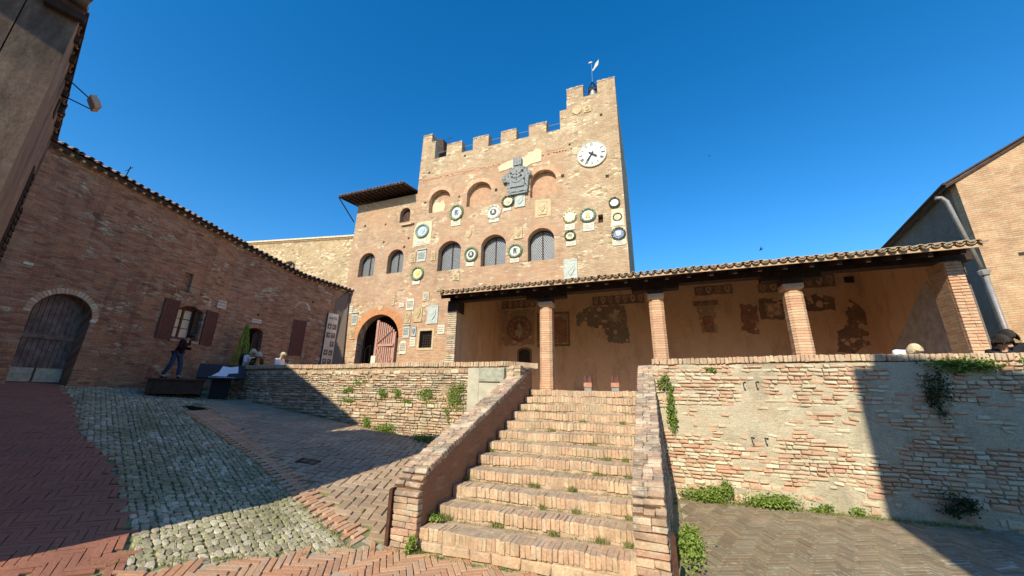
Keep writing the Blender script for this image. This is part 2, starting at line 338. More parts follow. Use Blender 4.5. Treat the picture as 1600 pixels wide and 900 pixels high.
class Frame:
    """upright wall plane: P(l, z, out) with l metres along, z height, out metres towards the viewer's side"""
    def __init__(s, o, az, L0=0, flip=1):
        s.o = Vector((o[0], o[1], 0)); a = R(az); s.d = Vector((math.cos(a), math.sin(a), 0)); s.L0 = L0
        s.n = Vector((math.sin(a), -math.cos(a), 0))*flip
    def P(s, l, z, out=0): return s.o+s.d*(l-s.L0)+s.n*out+Vector((0, 0, z))
    def M(s, l, z, out=0):
        m = Matrix((s.d, s.n, Vector((0, 0, 1)))).transposed().to_4x4(); m.translation = s.P(l, z, out); return m
PAL = Frame((0, 9.5), 0)        # palace front; out>0 comes towards the camera

def plate(mb, fr, outline, holes=(), out=0, depth=.35, back=True):
    loops = [[Vector((p[0], p[1], 0)) for p in outline]]+[[Vector((p[0], p[1], 0)) for p in h] for h in holes]
    pts = [p for lp in loops for p in lp]; tris = tessellate_polygon(loops)
    def face_dir(t):
        a, b, c = (pts[i] for i in t); return (b-a).cross(c-a).z
    fs = []
    for t in tris: fs.append(tuple(t) if face_dir(t) > 0 else tuple(t[::-1]))
    flipn = (fr.d.cross(Vector((0, 0, 1)))).dot(fr.n) < 0
    if flipn: fs = [f[::-1] for f in fs]
    mb.add([fr.P(p.x, p.y, out) for p in pts], fs, [(p.x, p.y) for p in pts])
    if back: mb.add([fr.P(p.x, p.y, out-depth) for p in pts], [f[::-1] for f in fs], [(p.x, p.y) for p in pts])
    for lp in loops:
        n = len(lp)
        for i in range(n):
            a, b = lp[i], lp[(i+1) % n]
            u0 = a.x+a.y*.0
            mb.add([fr.P(a.x, a.y, out), fr.P(b.x, b.y, out), fr.P(b.x, b.y, out-depth), fr.P(a.x, a.y, out-depth)], [(0, 1, 2, 3)],
                   [(a.x, a.y), (b.x, b.y), (b.x+depth*(1 if abs(b.x-a.x) < .01 else 0), b.y+depth*(0 if abs(b.x-a.x) < .01 else 1)), (a.x+depth*(1 if abs(b.x-a.x) < .01 else 0), a.y+depth*(0 if abs(b.x-a.x) < .01 else 1))])
def rect(l0, z0, l1, z1): return [(l0, z0), (l1, z0), (l1, z1), (l0, z1)]
def arch(l0, l1, z0, zs, za, n=10):
    """round or segmental arch opening, counter-clockwise"""
    w = (l1-l0)/2; h = za-zs; r = (w*w+h*h)/(2*h); cx = (l0+l1)/2; cz = za-r; a = math.asin(min(1, w/r))
    if h > w*.999: a = math.pi/2
    return [(l0, z0), (l1, z0)]+[(cx+r*math.sin(a*(1-2*i/n)), cz+r*math.cos(a*(1-2*i/n))) for i in range(n+1)]
def disk(l, z, r, rz=None, n=20, a0=0): return [(l+r*math.cos(2*math.pi*i/n+a0), z+(rz or r)*math.sin(2*math.pi*i/n+a0)) for i in range(n)]
def blob_(l, z, a, b, n=9): return [(l+a*random.uniform(.8, 1.2)*math.cos(2*math.pi*i/n), z+b*random.uniform(.8, 1.2)*math.sin(2*math.pi*i/n)) for i in range(n)]
def shield(l, z, w, h): return [(l, z-h/2), (l+w*.3, z-h*.25), (l+w/2, z), (l+w/2, z+h/2), (l-w/2, z+h/2), (l-w/2, z), (l-w*.3, z-h*.25)]
def relief(fr, name, m, parent, outline, out, th, holes=(), issub=False, **k):
    mb = MB(); plate(mb, fr, outline, holes, out+th, th, back=False)
    return (sub if issub else lambda a, b, c, d, **kk: a.build(b, c, d, **kk))(mb, name, m, parent, **k)

def chamfer(L, W, H, bev, jit, seed):
    rd = random.Random(seed); vs = []; idx = {}
    h = (L/2, W/2, H/2)
    for sx in (-1, 1):
        for sy in (-1, 1):
            for sz in (-1, 1):
                j = [rd.uniform(-jit, jit) for _ in range(3)]
                for ax in range(3):
                    b = bev*rd.uniform(.6, 1.5); p = [sx*h[0], sy*h[1], sz*h[2]]
                    for o in range(3):
                        if o != ax: p[o] -= (sx, sy, sz)[o]*b
                    idx[(sx, sy, sz, ax)] = len(vs); vs.append(tuple(p[i]+j[i] for i in range(3)))
    fs = []
    for ax in range(3):
        o1, o2 = [(1, 2), (2, 0), (0, 1)][ax]
        for s in (-1, 1):
            q = []
            for a, b in ((-1, -1), (1, -1), (1, 1), (-1, 1)):
                k = [0, 0, 0]; k[ax] = s; k[o1] = a; k[o2] = b; q.append(idx[(*k, ax)])
            fs.append(tuple(q if s > 0 else q[::-1]))
    for ax in range(3):                      # edges along axis ax
        o1, o2 = [(1, 2), (2, 0), (0, 1)][ax]
        for a in (-1, 1):
            for b in (-1, 1):
                k0 = [0, 0, 0]; k1 = [0, 0, 0]; k0[ax] = -1; k1[ax] = 1; k0[o1] = k1[o1] = a; k0[o2] = k1[o2] = b
                q = [idx[(*k0, o1)], idx[(*k1, o1)], idx[(*k1, o2)], idx[(*k0, o2)]]
                fs.append(tuple(q if a*b < 0 else q[::-1]))
    for sx in (-1, 1):
        for sy in (-1, 1):
            for sz in (-1, 1):
                t = [idx[(sx, sy, sz, a)] for a in range(3)]
                fs.append(tuple(t if sx*sy*sz > 0 else t[::-1]))
    return vs, fs

class Kit:
    """a handful of rough variants of one piece; lay() places the 300 largest in view as parts, the rest as one stuff part"""
    def __init__(s, name, m, L, W, H, bev=.006, jit=.006, n=6, gen=None):
        s.name = name; s.dim = (L, W, H); s.m = m
        s.var = [(gen or chamfer)(L, W, H, bev, jit, hash((name, i)) % 9999 if False else i*31+len(name)) for i in range(n)]
        s.me = []
        for vs, fs in s.var:
            b = MB(); b.add(vs, fs); s.me.append(b.mesh(name, m))
    def lay(s, items, parent, limit=300, rest=None):
        if not items: return
        size = max(s.dim)
        order = sorted(items, key=lambda M: (M.translation-CAM).length/(M.to_scale().length+1e-9))
        for M in order[:limit]:
            o = bpy.data.objects.new(s.name, random.choice(s.me)); C.objects.link(o); o.parent = parent
            if parent.get('_mv'): o.matrix_parent_inverse = Matrix.Translation(-parent.location)
            o.matrix_basis = M
        if len(order) > limit:
            V = []; F = []; off = 0
            arr = [np.array(v) for v, _ in s.var]
            for M in order[limit:]:
                k = random.randrange(len(arr)); A = np.array(M.to_3x3()); t = np.array(M.translation)
                V.append(arr[k]@A.T+t); F += [tuple(i+off for i in f) for f in s.var[k][1]]; off += len(arr[k])
            me = bpy.data.meshes.new(rest or s.name); me.from_pydata(np.concatenate(V).tolist(), [], F); me.materials.append(MT[s.m])
            o = bpy.data.objects.new(rest or s.name, me); C.objects.link(o); o.parent = parent; o['kind'] = 'stuff'
            if parent.get('_mv'): o.matrix_parent_inverse = Matrix.Translation(-parent.location)
def MX(loc, x, y, z, s=(1, 1, 1)):
    m = Matrix((Vector(x)*s[0], Vector(y)*s[1], Vector(z)*s[2])).transposed().to_4x4(); m.translation = Vector(loc); return m
def jr(a): return random.uniform(-a, a)
def JR(M, a): return M @ Matrix.Rotation(jr(a), 4, 'X') @ Matrix.Rotation(jr(a), 4, 'Y') @ Matrix.Rotation(jr(a), 4, 'Z')

# ------------------------------------------------------------------ setting: terrain and paving
FLOOR = 1.98                          # terrace level
def lerp(x, xs, ys): return float(np.interp(x, xs, ys))
def gz(s, t):
    sh = -11.5-min(max(t+1, 0), 5)*.3
    if s > -.4: base = -.1+.02*max(0, min(t, 4)); return base
    zb = lerp(t, [-.3, 4], [-.12, .45]); k = min(1, (-.4-s)/(-.4-sh)); z = zb+(1.95-zb)*k
    return z
def gn(s, t):
    e = .06; return Vector((-(gz(s+e, t)-gz(s-e, t))/(2*e), -(gz(s, t+e)-gz(s, t-e))/(2*e), 1)).normalized()
mb = MB()
xs = [-600, -200, -60, -30]+[-20+i*.5 for i in range(39)]+[-.9, -.42, -.38, 0]+[.5+i*.5 for i in range(40)]+[30, 60, 200, 600]
ys = [-600, -200, -60, -25]+[-14+i*.5 for i in range(60)]+[16.5, 20, 30, 60, 200, 600]
for y in ys:
    for x in xs:
        mb.v.append((x, y, gz(x, y)-.03 if y < 4.15 or x < -11.4 else min(gz(x, y), 1.0)-.03))
nx = len(xs)
for j in range(len(ys)-1):
    for i in range(nx-1): mb.f.append((j*nx+i, j*nx+i+1, (j+1)*nx+i+1, (j+1)*nx+i))
ground = struct(mb.build('ground', 'ground', smooth=True))

def inpoly(x, y, P):
    c = False; j = len(P)-1
    for i in range(len(P)):
        if (P[i][1] > y) != (P[j][1] > y) and x < (P[j][0]-P[i][0])*(y-P[i][1])/(P[j][1]-P[i][1])+P[i][0]: c = not c
        j = i
    return c
def sheet(name, P, m, dz, step=.3):
    """a sheet of joint material that follows the terrain just under the pieces"""
    b = MB(); x0, x1 = min(p[0] for p in P), max(p[0] for p in P); y0, y1 = min(p[1] for p in P), max(p[1] for p in P)
    nx = int((x1-x0)/step)+1; ny = int((y1-y0)/step)+1; idx = {}
    def vid(i, j):
        if (i, j) not in idx:
            x = x0+i*step; y = y0+j*step; idx[(i, j)] = len(b.v); b.v.append((x, y, gz(x, y)+dz))
        return idx[(i, j)]
    for j in range(ny+1):
        for i in range(nx+1):
            if inpoly(x0+(i+.5)*step, y0+(j+.5)*step, P): b.f.append((vid(i, j), vid(i+1, j), vid(i+1, j+1), vid(i, j+1)))
    return struct(b.build(name, m, smooth=True))
def piece_on_ground(x, y, ang, up=0, tilt=.012, sx=1, sy=1):
    n = (gn(x, y)+Vector((jr(tilt), jr(tilt), 0))).normalized(); d = Vector((math.cos(ang), math.sin(ang), 0)); d = (d-n*d.dot(n)).normalized(); q = n.cross(d)
    return MX((x, y, gz(x, y)+up), d*sx, q*sy, n)
def herring(P, L, W, ang, gap=.008, up=0, tilt=.012, jitter=.004):
    """herringbone bond: L = 2W for a clean pattern, otherwise running zigzag rows"""
    out = []; g = gap; a = L+g; b = W+g; k = int(round(L/W)); ca, sa = math.cos(ang), math.sin(ang)
    x0, x1 = min(p[0] for p in P), max(p[0] for p in P); y0, y1 = min(p[1] for p in P), max(p[1] for p in P)
    R_ = math.hypot(x1-x0, y1-y0)/2+a; cx, cy = (x0+x1)/2, (y0+y1)/2; n = int(R_/b)+2; per = 2*k
    # cell (i, j) on a grid of pitch b: horizontal bricks start where (i - j) % 2k == 0, vertical ones where (i - j) % 2k == k (running down)
    for j in range(-n, n+1):
        for i in range(-n, n+1):
            r = (i-j) % per
            if r == 0: lx, ly, an = (i+k/2)*b, (j+.5)*b, 0
            elif r == per-1: lx, ly, an = (i+.5)*b, (j+k/2)*b, math.pi/2
            else: continue
            x = cx+lx*ca-ly*sa+jr(jitter); y = cy+lx*sa+ly*ca+jr(jitter)
            if inpoly(x, y, P): out.append(piece_on_ground(x, y, an+ang+jr(.015), up+jr(.003), tilt))
    return out

# boundaries read on the ground plan
COB_L = [(-9.7, .05), (-6.94, -.79), (-4.94, -1.06), (-4.18, -1.32), (-3.2, -1.59), (-2.37, -1.88), (-1.9, -2.15)]
COB_R = [(-8.16, 1.47), (-5.79, .94), (-3.94, .53), (-2.06, -.04), (-1.21, -.23), (-.78, -.36)]
BAND_R = [(-8.24, 2.19), (-4.99, 1.23), (-2.88, .61), (-1.28, .12), (-.48, -.05)]
E_TOP = [(-1.9, -2.15), (-1.32, -1.22), (-.78, -.36), (-.42, -.08)]
Pcob = [(-11.9, .45)]+COB_L+[(-1.32, -1.22)]+COB_R[::-1]+[(-9.4, 2.4), (-9.9, 3.98), (-11.9, 3.98)]
Pband = COB_R+[(-.48, -.05)]+BAND_R[::-1][1:]
Pfore = [(-.44, -.06), (3.1, -.04), (3.6, .2), (4.2, -.8), (4.2, -2.6), (-1.4, -2.9), (-1.9, -2.15), (-1.32, -1.22), (-.78, -.36)]
Pramp = BAND_R+[(-.42, .0), (-.42, 3.98), (-9.9, 3.98), (-9.4, 2.45)]
Pleft = COB_L[::-1]+[(-11.9, .45), (-11.6, -3.0), (-6.5, -2.7), (-2.9, -3.6), (-2.2, -2.6)]
Pright = [(3.35, 3.96), (3.3, .35), (4.5, -.6), (6.4, 1.0), (8.0, 3.0), (8.0, 3.96)]
mats = [('paving_foreground', Pfore, 'joint'), ('paving_ramp', Pramp, 'moss'), ('paving_left', Pleft, 'moss'), ('paving_right', Pright, 'joint'), ('paving_band', Pband, 'joint'), ('cobbled_paving', Pcob, 'moss')]
Pv = {}
for i, (n, P, m) in enumerate(mats): Pv[n] = sheet(n, P, m, -.016-.0015*i, .15)
kb = Kit('brick', 'pave_red', .286, .066, .06, .005, .0025)
kb.lay(herring(Pfore, .27, .0665, R(38), .008, -.025, .008), Pv['paving_foreground'], rest='brick_rest')
kb2 = Kit('brick', 'pave_shade', .27, .128, .06, .008, .004)
kb2.lay(herring(Pramp, .27, .131, R(20), .012, -.026, .02, .008), Pv['paving_ramp'], rest='brick_rest')
kb3 = Kit('brick', 'pave_left', .286, .064, .06, .003, .002)
kb3.lay(herring(Pleft, .27, .0665, R(60), .003, -.024, .001), Pv['paving_left'], rest='brick_rest')
kb4 = Kit('brick', 'pave_dark', .286, .066, .06, .005, .003)
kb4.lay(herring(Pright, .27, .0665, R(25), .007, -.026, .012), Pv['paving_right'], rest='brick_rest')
# band: rows of red bricks laid lengthwise
items = []
for i in range(len(COB_R)-1):
    a = Vector(COB_R[i]); b = Vector(COB_R[i+1])
    L = (b-a).length; n = max(1, int(L/.075)); an = math.atan2((b-a).y, (b-a).x)
    for k in range(n):
        p = a+(b-a)*(k+.5)/n
        for q in range(9):
            x = p.x+.0; y = p.y+.14+q*.275+(.13 if k % 2 else 0)
            if inpoly(x, y, Pband): items.append(piece_on_ground(x, y, R(90)+jr(.02), -.024+jr(.003), .01))
kb5 = Kit('brick', 'pave_red', .265, .068, .06, .005, .003)
kb5.lay(items, Pv['paving_band'], rest='brick_rest')
# cobbles: flat irregular stones in rough rows
def stone_gen(L, W, H, bev, jit, seed):
    rd = random.Random(seed+77); n = 10; vs = []; base = [1+rd.uniform(-.12, .12) for _ in range(n)]
    for z, k in ((-H/2, .97), (H*.30, 1.0), (H*.46, .90)):
        for i in range(n):
            a = 2*math.pi*i/n; e = 1/(abs(math.cos(a))**4+abs(math.sin(a))**4)**(1/4)
            vs.append((L/2*k*base[i]*e*math.cos(a), W/2*k*base[i]*e*math.sin(a), z+rd.uniform(-.002, .002)))
    vs.append((rd.uniform(-.01, .01), rd.uniform(-.01, .01), H/2))
    fs = [(j*n+i, j*n+(i+1) % n, (j+1)*n+(i+1) % n, (j+1)*n+i) for j in range(2) for i in range(n)]
    fs += [(2*n+i, 2*n+(i+1) % n, 3*n) for i in range(n)]
    return vs, fs
kc = Kit('cobble', 'cobble', .20, .115, .045, gen=stone_gen, n=12)
items = []; y = -2.4
th = R(-20); 
v = -3.2
while v < 6.5:
    h = random.uniform(.055, .088); u = -13
    while u < 1:
        Lc = random.uniform(.07, .18); x = (u+Lc/2)*math.cos(th)-v*math.sin(th)+.0; yy = (u+Lc/2)*math.sin(th)+v*math.cos(th)-2.2
        if inpoly(x+jr(.03), yy+jr(.03), Pcob):
            items.append(piece_on_ground(x+jr(.012), yy+jr(.012), th+jr(.2), -.022+jr(.005), .035, Lc/.212, h/.116))
        u += Lc
    v += h
kc.lay(items, Pv['cobbled_paving'], rest='cobble_rest')
# pale concrete patch in front right
P = [(3.95, .3), (4.7, 1.19), (6.3, 2.25), (7.6, 2.9), (7.6, 1.9), (5.5, .3), (4.6, -.4)]
pc = sheet('concrete_strip', P, 'concrete', -.0, .08); 
# grates
gr = MB()
for (x, y, a) in ((-8.6, 1.95, .2), (-3.35, 1.15, .3)):
    M = piece_on_ground(x, y, a, .004, 0)
    for k in range(5): gr = MB() if k == 0 else gr; gr.box((-.2, -.12+k*.055, -.02), (.2, -.09+k*.055, .008), M)
    gr.box((-.22, -.15, -.03), (.22, .17, -.008), M)
    o = gr.build('drain_grate', 'iron'); tag(o, 'dark iron drain grate in the brick ramp near the corner of the left house' if x < -5 else 'small dark iron drain cover in the brick ramp beside the red brick band', 'drain grate')
# grass growing in the joints: tufts of thin blades
def blades(mb, c, n, spread, h, w=.006):
    for _ in range(n):
        a = random.uniform(0, 6.283); r_ = spread*math.sqrt(random.random()); x = c[0]+r_*math.cos(a); y = c[1]+r_*math.sin(a); z = c[2]
        hh = h*random.uniform(.5, 1.2); b = random.uniform(0, 6.283); dx, dy = w*math.cos(b), w*math.sin(b); lx, ly = jr(.5)*hh, jr(.5)*hh
        mb.add([(x-dx, y-dy, z), (x+dx, y+dy, z), (x+dx*.6+lx*.5, y+dy*.6+ly*.5, z+hh*.6), (x+lx, y+ly, z+hh)], [(0, 1, 2), (0, 2, 3)])
mb = MB()
for _ in range(5200):
    x = random.uniform(-9.5, -.8); y = random.uniform(-2.3, 1.6)
    if inpoly(x, y, Pcob) and noise.noise(Vector((x*1.1, y*1.1, 3)))+(.28 if x > -4 else -.1) > random.uniform(-.15, .3): blades(mb, (x, y, gz(x, y)-.012), 2, .03, .028)
for _ in range(260):
    x = random.uniform(-2.2, 3.2); y = lerp(x, [-2.2, -.4, 3.2], [-2.3, -.1, -.06])+jr(.05)
    blades(mb, (x, y, gz(x, y)-.01), 5, .04, .035)
for _ in range(500):
    x = random.uniform(3.4, 7.6); y = 3.9-abs(random.gauss(0, .06)); blades(mb, (x, y, gz(x, y)-.01), 4, .05, .07)
    x = random.uniform(-9, -.6); y = 3.92-abs(random.gauss(0, .04)); blades(mb, (x, y, gz(x, y)-.01), 3, .04, .05)
    t_ = random.uniform(0, 1)**2; k = random.randrange(6); a, b = COB_R[k % 5], COB_R[k % 5+1]; x = a[0]+(b[0]-a[0])*t_; y = a[1]+(b[1]-a[1])*t_; blades(mb, (x+jr(.06), y+jr(.03), gz(x, y)-.01), 2, .03, .03)
g = mb.build('grass', 'grass'); tag(g, 'thin green grass and moss growing between the cobbles and along the wall feet', 'grass'); g['kind'] = 'stuff'

# terrace floor behind the walls
mb = MB(); mb.box((-12.4, 4.36, FLOOR-.3), (-.05, 9.62, FLOOR)); mb.box((-.05, 4.96, FLOOR-.3), (3.04, 9.62, FLOOR-.001)); mb.box((3.04, 4.36, FLOOR-.3), (14, 9.62, FLOOR))
struct(mb.build('terrace_floor', 'pave_shade'))

# ------------------------------------------------------------------ staircase
st = thing('staircase', 'broad worn flight of twelve brick steps rising to the loggia between two sloping walls', 'staircase', (1.3, 0, -.1))
RUN, RISE = .427, .165
mb = MB()
for i in range(12): mb.box((.0, i*RUN+.014, -.3), (2.68, 5.0 if i == 11 else i*RUN+RUN+.3, (i+1)*RISE-.009))
mb.build('step_bed', 'core', st)
kt = Kit('brick', 'stair_brick', .078, .27, .135, .009, .006, 9)
items = []
for i in range(12):
    x = .01
    while x < 2.66:
        wd = random.uniform(.054, .074); sag = -.016*math.sin((x+i)*2.1)+.008*math.sin(x*7+i*2)-(.02 if random.random() < .06 else 0)
        M = MX((x+wd/2, i*RUN+.13+jr(.008)+.012*math.sin(x*3+i), (i+1)*RISE-.0675+sag*.6+jr(.005)), (1, 0, 0), (0, 1, 0), (0, 0, 1), (wd/.080, 1, 1.02))
        items.append(JR(M, .035)); x += wd
kt.lay(items, st, 300, 'brick_rest')
kf = Kit('tread_brick', 'stair_brick', .25, .11, .05, .008, .005, 6)
items = []
for i in range(12):
    x = 0
    while x < 2.6:
        for q in range(1 if i < 11 else 2):
            items.append(JR(MX((x+.125, i*RUN+.33+q*.12, (i+1)*RISE-.034+jr(.003)), (1, 0, 0), (0, 1, 0), (0, 0, 1)), .02))
        x += .255
kf.lay(items, st, 140, 'tread_brick_rest')
kk = Kit('foundation_stone', 'stair_brick', .33, .22, .12, .014, .01, 5)
x = 0; items = []
while x < 2.6:
    wd = random.uniform(.25, .4); items.append(JR(MX((x+wd/2, .09, -.04), (1, 0, 0), (0, 1, 0), (0, 0, 1), (wd/.34, 1, 1)), .015)); x += wd
kk.lay(items, st)

PT = [-.05, .12, .48, .84, 1.25, 1.6, 2.07, 2.7, 3.24, 3.5, 4.38, 4.9]; PZ = [.62, .85, .98, 1.12, 1.26, 1.4, 1.56, 1.78, 1.97, 2.08, 2.41, 2.61]
def stair_wall(label, s0, s1, tend, batter=0):
    w_ = thing('stair_wall', label, 'wall', ((s0+s1)/2, 0, -.1))
    ts = [t for t in PT if t < tend]+[tend]; zs = [lerp(t, PT, PZ)-.07 for t in ts]
    mb = MB(); n = len(ts)
    vs = []
    for t, z in zip(ts, zs):
        bt = batter*max(0, min(1, t/4))
        vs += [(s0+.015, t+(.02 if t < 0 else 0), -.35), (s1-.015+bt, t+(.02 if t < 0 else 0), -.35), (s1-.015, t+(.02 if t < 0 else 0), z), (s0+.015, t+(.02 if t < 0 else 0), z)]
    fs = [(0, 1, 2, 3), tuple((n-1)*4+k for k in (3, 2, 1, 0))]
    for i in range(n-1):
        for k in range(4): fs.append((i*4+k, (i+1)*4+k, (i+1)*4+(k+1) % 4, i*4+(k+1) % 4))
    mb.add(vs, fs, [(v[1]+v[0], v[2]) for v in vs]); mb.build('wall_core', 'inner', w_)
    # coping: bricks laid across, two or three to the width, following the slope
    kit = Kit('coping_brick', 'cope_brick', .21, .066, .10, .010, .008, 9)
    items = []; W = s1-s0; t = .0; d = 0
    while t < tend-.03:
        z = lerp(t, PT, PZ); dz = (lerp(t+.05, PT, PZ)-lerp(t-.05, PT, PZ))/.1; al = math.atan(dz if t > .1 else .9)
        y = Vector((0, math.cos(al), math.sin(al))); n_ = Vector((0, -math.sin(al), math.cos(al)))
        cut = random.choice([(0, .5, 1), (0, .62, 1), (0, .36, 1), (0, .33, .68, 1)])
        for a, b in zip(cut[:-1], cut[1:]):
            items.append(JR(MX((s0+W*(a+b)/2+jr(.006), t+jr(.004), z-.048+jr(.009)), (1, 0, 0), y, n_, (W*(b-a)/.216, 1, 1)), .035))
        t += .073*math.cos(al)
    kit.lay(items, w_, 300, 'coping_brick_rest')
    # front end: courses of brick, header and stretcher mixed
    kit2 = Kit('brick', 'cope_brick', .2, .12, .068, .008, .006, 8)
    items = []; z = -.16
    while z < .56:
        cut = random.choice([(0, 1), (0, .55, 1), (0, .42, 1), (0, .7, 1)]); h = random.uniform(.066, .088)
        for a, b in zip(cut[:-1], cut[1:]):
            items.append(JR(MX((s0+W*(a+b)/2, .0+jr(.006), z+h/2), (1, 0, 0), (0, 1, 0), (0, 0, 1), (W*(b-a)/.208, 1, h/.076)), .02))
        z += h
    # outer face courses
    out = s0 if s0 < 0 else s1
    sg = -1 if s0 < 0 else 1
    kit3 = Kit('face_brick', 'cope_brick', .22, .06, .062, .008, .006, 8)
    it3 = []; z = -.1
    while z < 2.5:
        h = random.uniform(.062, .08); t = .05+jr(.05)
        while t < min(tend, 4.0):
            L = random.uniform(.13, .28)
            bt = batter*max(0, min(1, t/4))*(1-max(0, z)/max(.3, lerp(t, PT, PZ)))
            if z+h < lerp(t+L/2, PT, PZ)-.1 and z > gz(out+sg*.2, t)-.1: it3.append(JR(MX((out+sg*(-.028+bt)+jr(.003), t+L/2, z+h/2), (0, 1, 0), (-1, 0, 0), (0, 0, 1), (L/.228, 1, h/.07)), .012))
            t += L
        z += h
    kit2.lay(items, w_); kit3.lay(it3, w_, 300, 'face_brick_rest')
    return w_
stair_wall('sloping brick wall with rough coping on the left side of the stairs', -.40, .0, 4.9)
stair_wall('sloping brick wall with rough coping on the right side of the stairs', 2.70, 3.05, 4.9, .14)
# rusted steel strips at the two wall ends
for lab, (x, y), zt, lean in (('rust-brown steel strip on the left end of the stair wall', (-.43, -.03), .60, -.0), ('rust-brown steel strip on the right end of the stair wall', (3.09, .0), .48, .0)):
    mb = MB(); mb.box((x-.02, y-.05, -.14), (x+.02, y+.045, zt), jit=.002); mb.box((x-.026, y-.062, -.14), (x+.026, y-.05, zt-.01))
    tag(mb.build('steel_strip', 'corten'), lab, 'steel strip')

# ------------------------------------------------------------------ terrace walls
def mask(x, z, sd=0): return noise.noise(Vector((x*.75, z*1.3, sd)))*.6+noise.noise(Vector((x*2.6, z*3.6, sd+5)))*.4
def terrace_wall(label, s0, s1, kind):
    w_ = thing('terrace_wall', label, 'wall', ((s0+s1)/2, 4.2, 0 if kind == 'right' else .6))
    # rough core whose face swells over the bricks where render survives
    nx = int((s1-s0)/.08); nz = 36; mb = MB(); top = 2.53
    def cover(x, z):
        if kind == 'right':
            return mask(x, z, 1)*.9+.5*noise.noise(Vector((x*4.5, z*8, 7)))+.26*math.exp(-((z-1.65)/.5)**2)-.20*math.exp(-((z-.72)/.33)**2)-.12*math.exp(-((z-2.4)/.18)**2)+(.10 if x > 4.6 else -.02)+(.12 if z < .3 else 0)
        return mask(x, z, 9)-.42
    for j in range(nz+1):
        for i in range(nx+1):
            x = s0+(s1-s0)*i/nx; zb = (gz(x, 3.95) if kind == 'left' else -.15)-.15; z = zb+(top-zb)*j/nz
            c = max(0, min(1, (cover(x, z)+.12)*3.0)); y = 4.0+.02-.038*c-.012*noise.noise(Vector((x*7, z*7, 2)))-.006*noise.noise(Vector((x*23, z*23, 4)))
            mb.v.append((x, y, z)); mb.uv[len(mb.v)-1] = (x, z)
    for j in range(nz):
        for i in range(nx): mb.f.append((j*(nx+1)+i, j*(nx+1)+i+1, (j+1)*(nx+1)+i+1, (j+1)*(nx+1)+i))
    o = len(mb.v)
    mb.box((s0, 4.06, -.2), (s1, 4.4, top-.01))
    mb.build('wall_core', 'lime' if kind == 'right' else 'mortar', w_, smooth=True)
    kit = Kit('brick' if kind == 'right' else 'stone', 'wall_brick' if kind == 'right' else 'wall_stone', .2, .09, .06, .010, .009, 12)
    items = []; z = -.1
    while z < 2.50:
        h = random.uniform(.058, .080) if kind == 'right' else random.choice([random.uniform(.045, .07), random.uniform(.06, .12)]); x = s0+jr(.1)
        if z < .3 and kind == 'right': h = random.uniform(.09, .15)
        while x < s1:
            L = random.uniform(.07, .30) if kind == 'left' else random.uniform(.08, .25)
            if random.random() < .08: L *= 1.5
            g = gz(x, 3.95) if kind == 'left' else -.05
            if z > g-.08 and z+h < 2.535 and x+L < s1+.03 and cover(x+L/2, z+h/2) < .19:
                hh = h*random.uniform(.82, 1.0)
                if kind == 'left' and random.random() < .035: x += L; continue
                items.append(JR(MX((x+L/2, 4.03-.014+jr(.014 if kind == 'left' else .009), z+h/2+jr(.009 if kind == 'left' else .005)), (1, 0, 0), (0, 1, 0), (0, 0, 1), ((L-.014)/.2, 1, (hh-.009)/.062)), .05 if kind == 'left' else .035))
            x += L
        z += h
    kit.lay(items, w_, 300, kit.name+'_rest')
    kit = Kit('coping_brick', 'cope_brick' if kind == 'x' else 'stair_brick', .072, .44, .125, .010, .006, 8)
    items = []; x = s0
    while x < s1-.03:
        wd = random.uniform(.066, .084)
        items.append(JR(MX((x+wd/2, 4.19+jr(.01), 2.605+.012*math.sin(x*1.3)+jr(.004)), (1, 0, 0), (0, 1, 0), (0, 0, 1), (wd/.076, 1, 1)), .02)); x += wd
    kit.lay(items, w_, 300, 'coping_brick_rest')
    return w_, o
LW, _ = terrace_wall('rubble and brick terrace wall running left from the stairs down the ramp', -11.2, -.36, 'left')
RW, _ = terrace_wall('tall brick terrace wall with flaking lime render right of the stairs', 3.02, 10.4, 'right')
# cement pier and old stone slab on the left wall beside the stairs
mb = MB(); mb.box((-1.42, 3.93, .62), (-1.12, 4.02, 2.5), jit=.006); mb.build('cement_pier', 'cement', LW)
mb = MB(); mb.box((-1.10, 3.90, 2.16), (-.42, 4.03, 2.50), jit=.012); mb.box((-1.06, 3.885, 2.2), (-.46, 3.9, 2.46), jit=.006); mb.build('stone_slab', 'oldstone', LW)
mb = MB(); z = 1.7
while z < 2.5:
    for x in (-.37, -.19): mb.box((x, 4.0, z), (x+.17, 4.4, z+.07), jit=.009)
    z += .078
mb.build('corner_stones', 'wall_stone', LW, kind='stuff')
mb = MB(); mb.box((-1.12, 3.945, 1.2), (-.4, 4.02, 2.16), jit=.006); mb.build('cement_patch', 'cement', LW)
# iron pegs in the right wall
for i, (x, z) in enumerate([(4.70, 2.15), (4.92, 2.16), (4.70, 1.14), (4.92, 1.14)]):
    mb = MB(); mb.tube([(x, 4.0, z), (x-.01, 3.80, z+.01)], .010, 6); mb.box((x-.018, 3.785, z-.014), (x+.012, 3.81, z+.02), jit=.002)
    o = mb.build('wall_peg', 'iron'); tag(o, ['rusty peg in the right terrace wall, left one of the upper pair', 'rusty peg in the right terrace wall, right one of the upper pair', 'rusty peg in the right terrace wall, left one of the lower pair', 'rusty peg in the right terrace wall, right one of the lower pair'][i], 'iron peg')
# the corner where the left coping curls into the stair wall
mb = MB()
for k in range(9):
    a = k/8*math.pi*.5; 
    mb.box((-.045, -.2, -.06), (.03, .24, .06), Matrix.Translation((-.36+.42*math.sin(a)*1.0, 4.2+.18*(1-math.cos(a)), 2.60-.03*(1-math.cos(a)))) @ Matrix.Rotation(-a*.8, 4, 'Z'), jit=.006)
mb.build('curved_coping', 'stair_brick', LW)

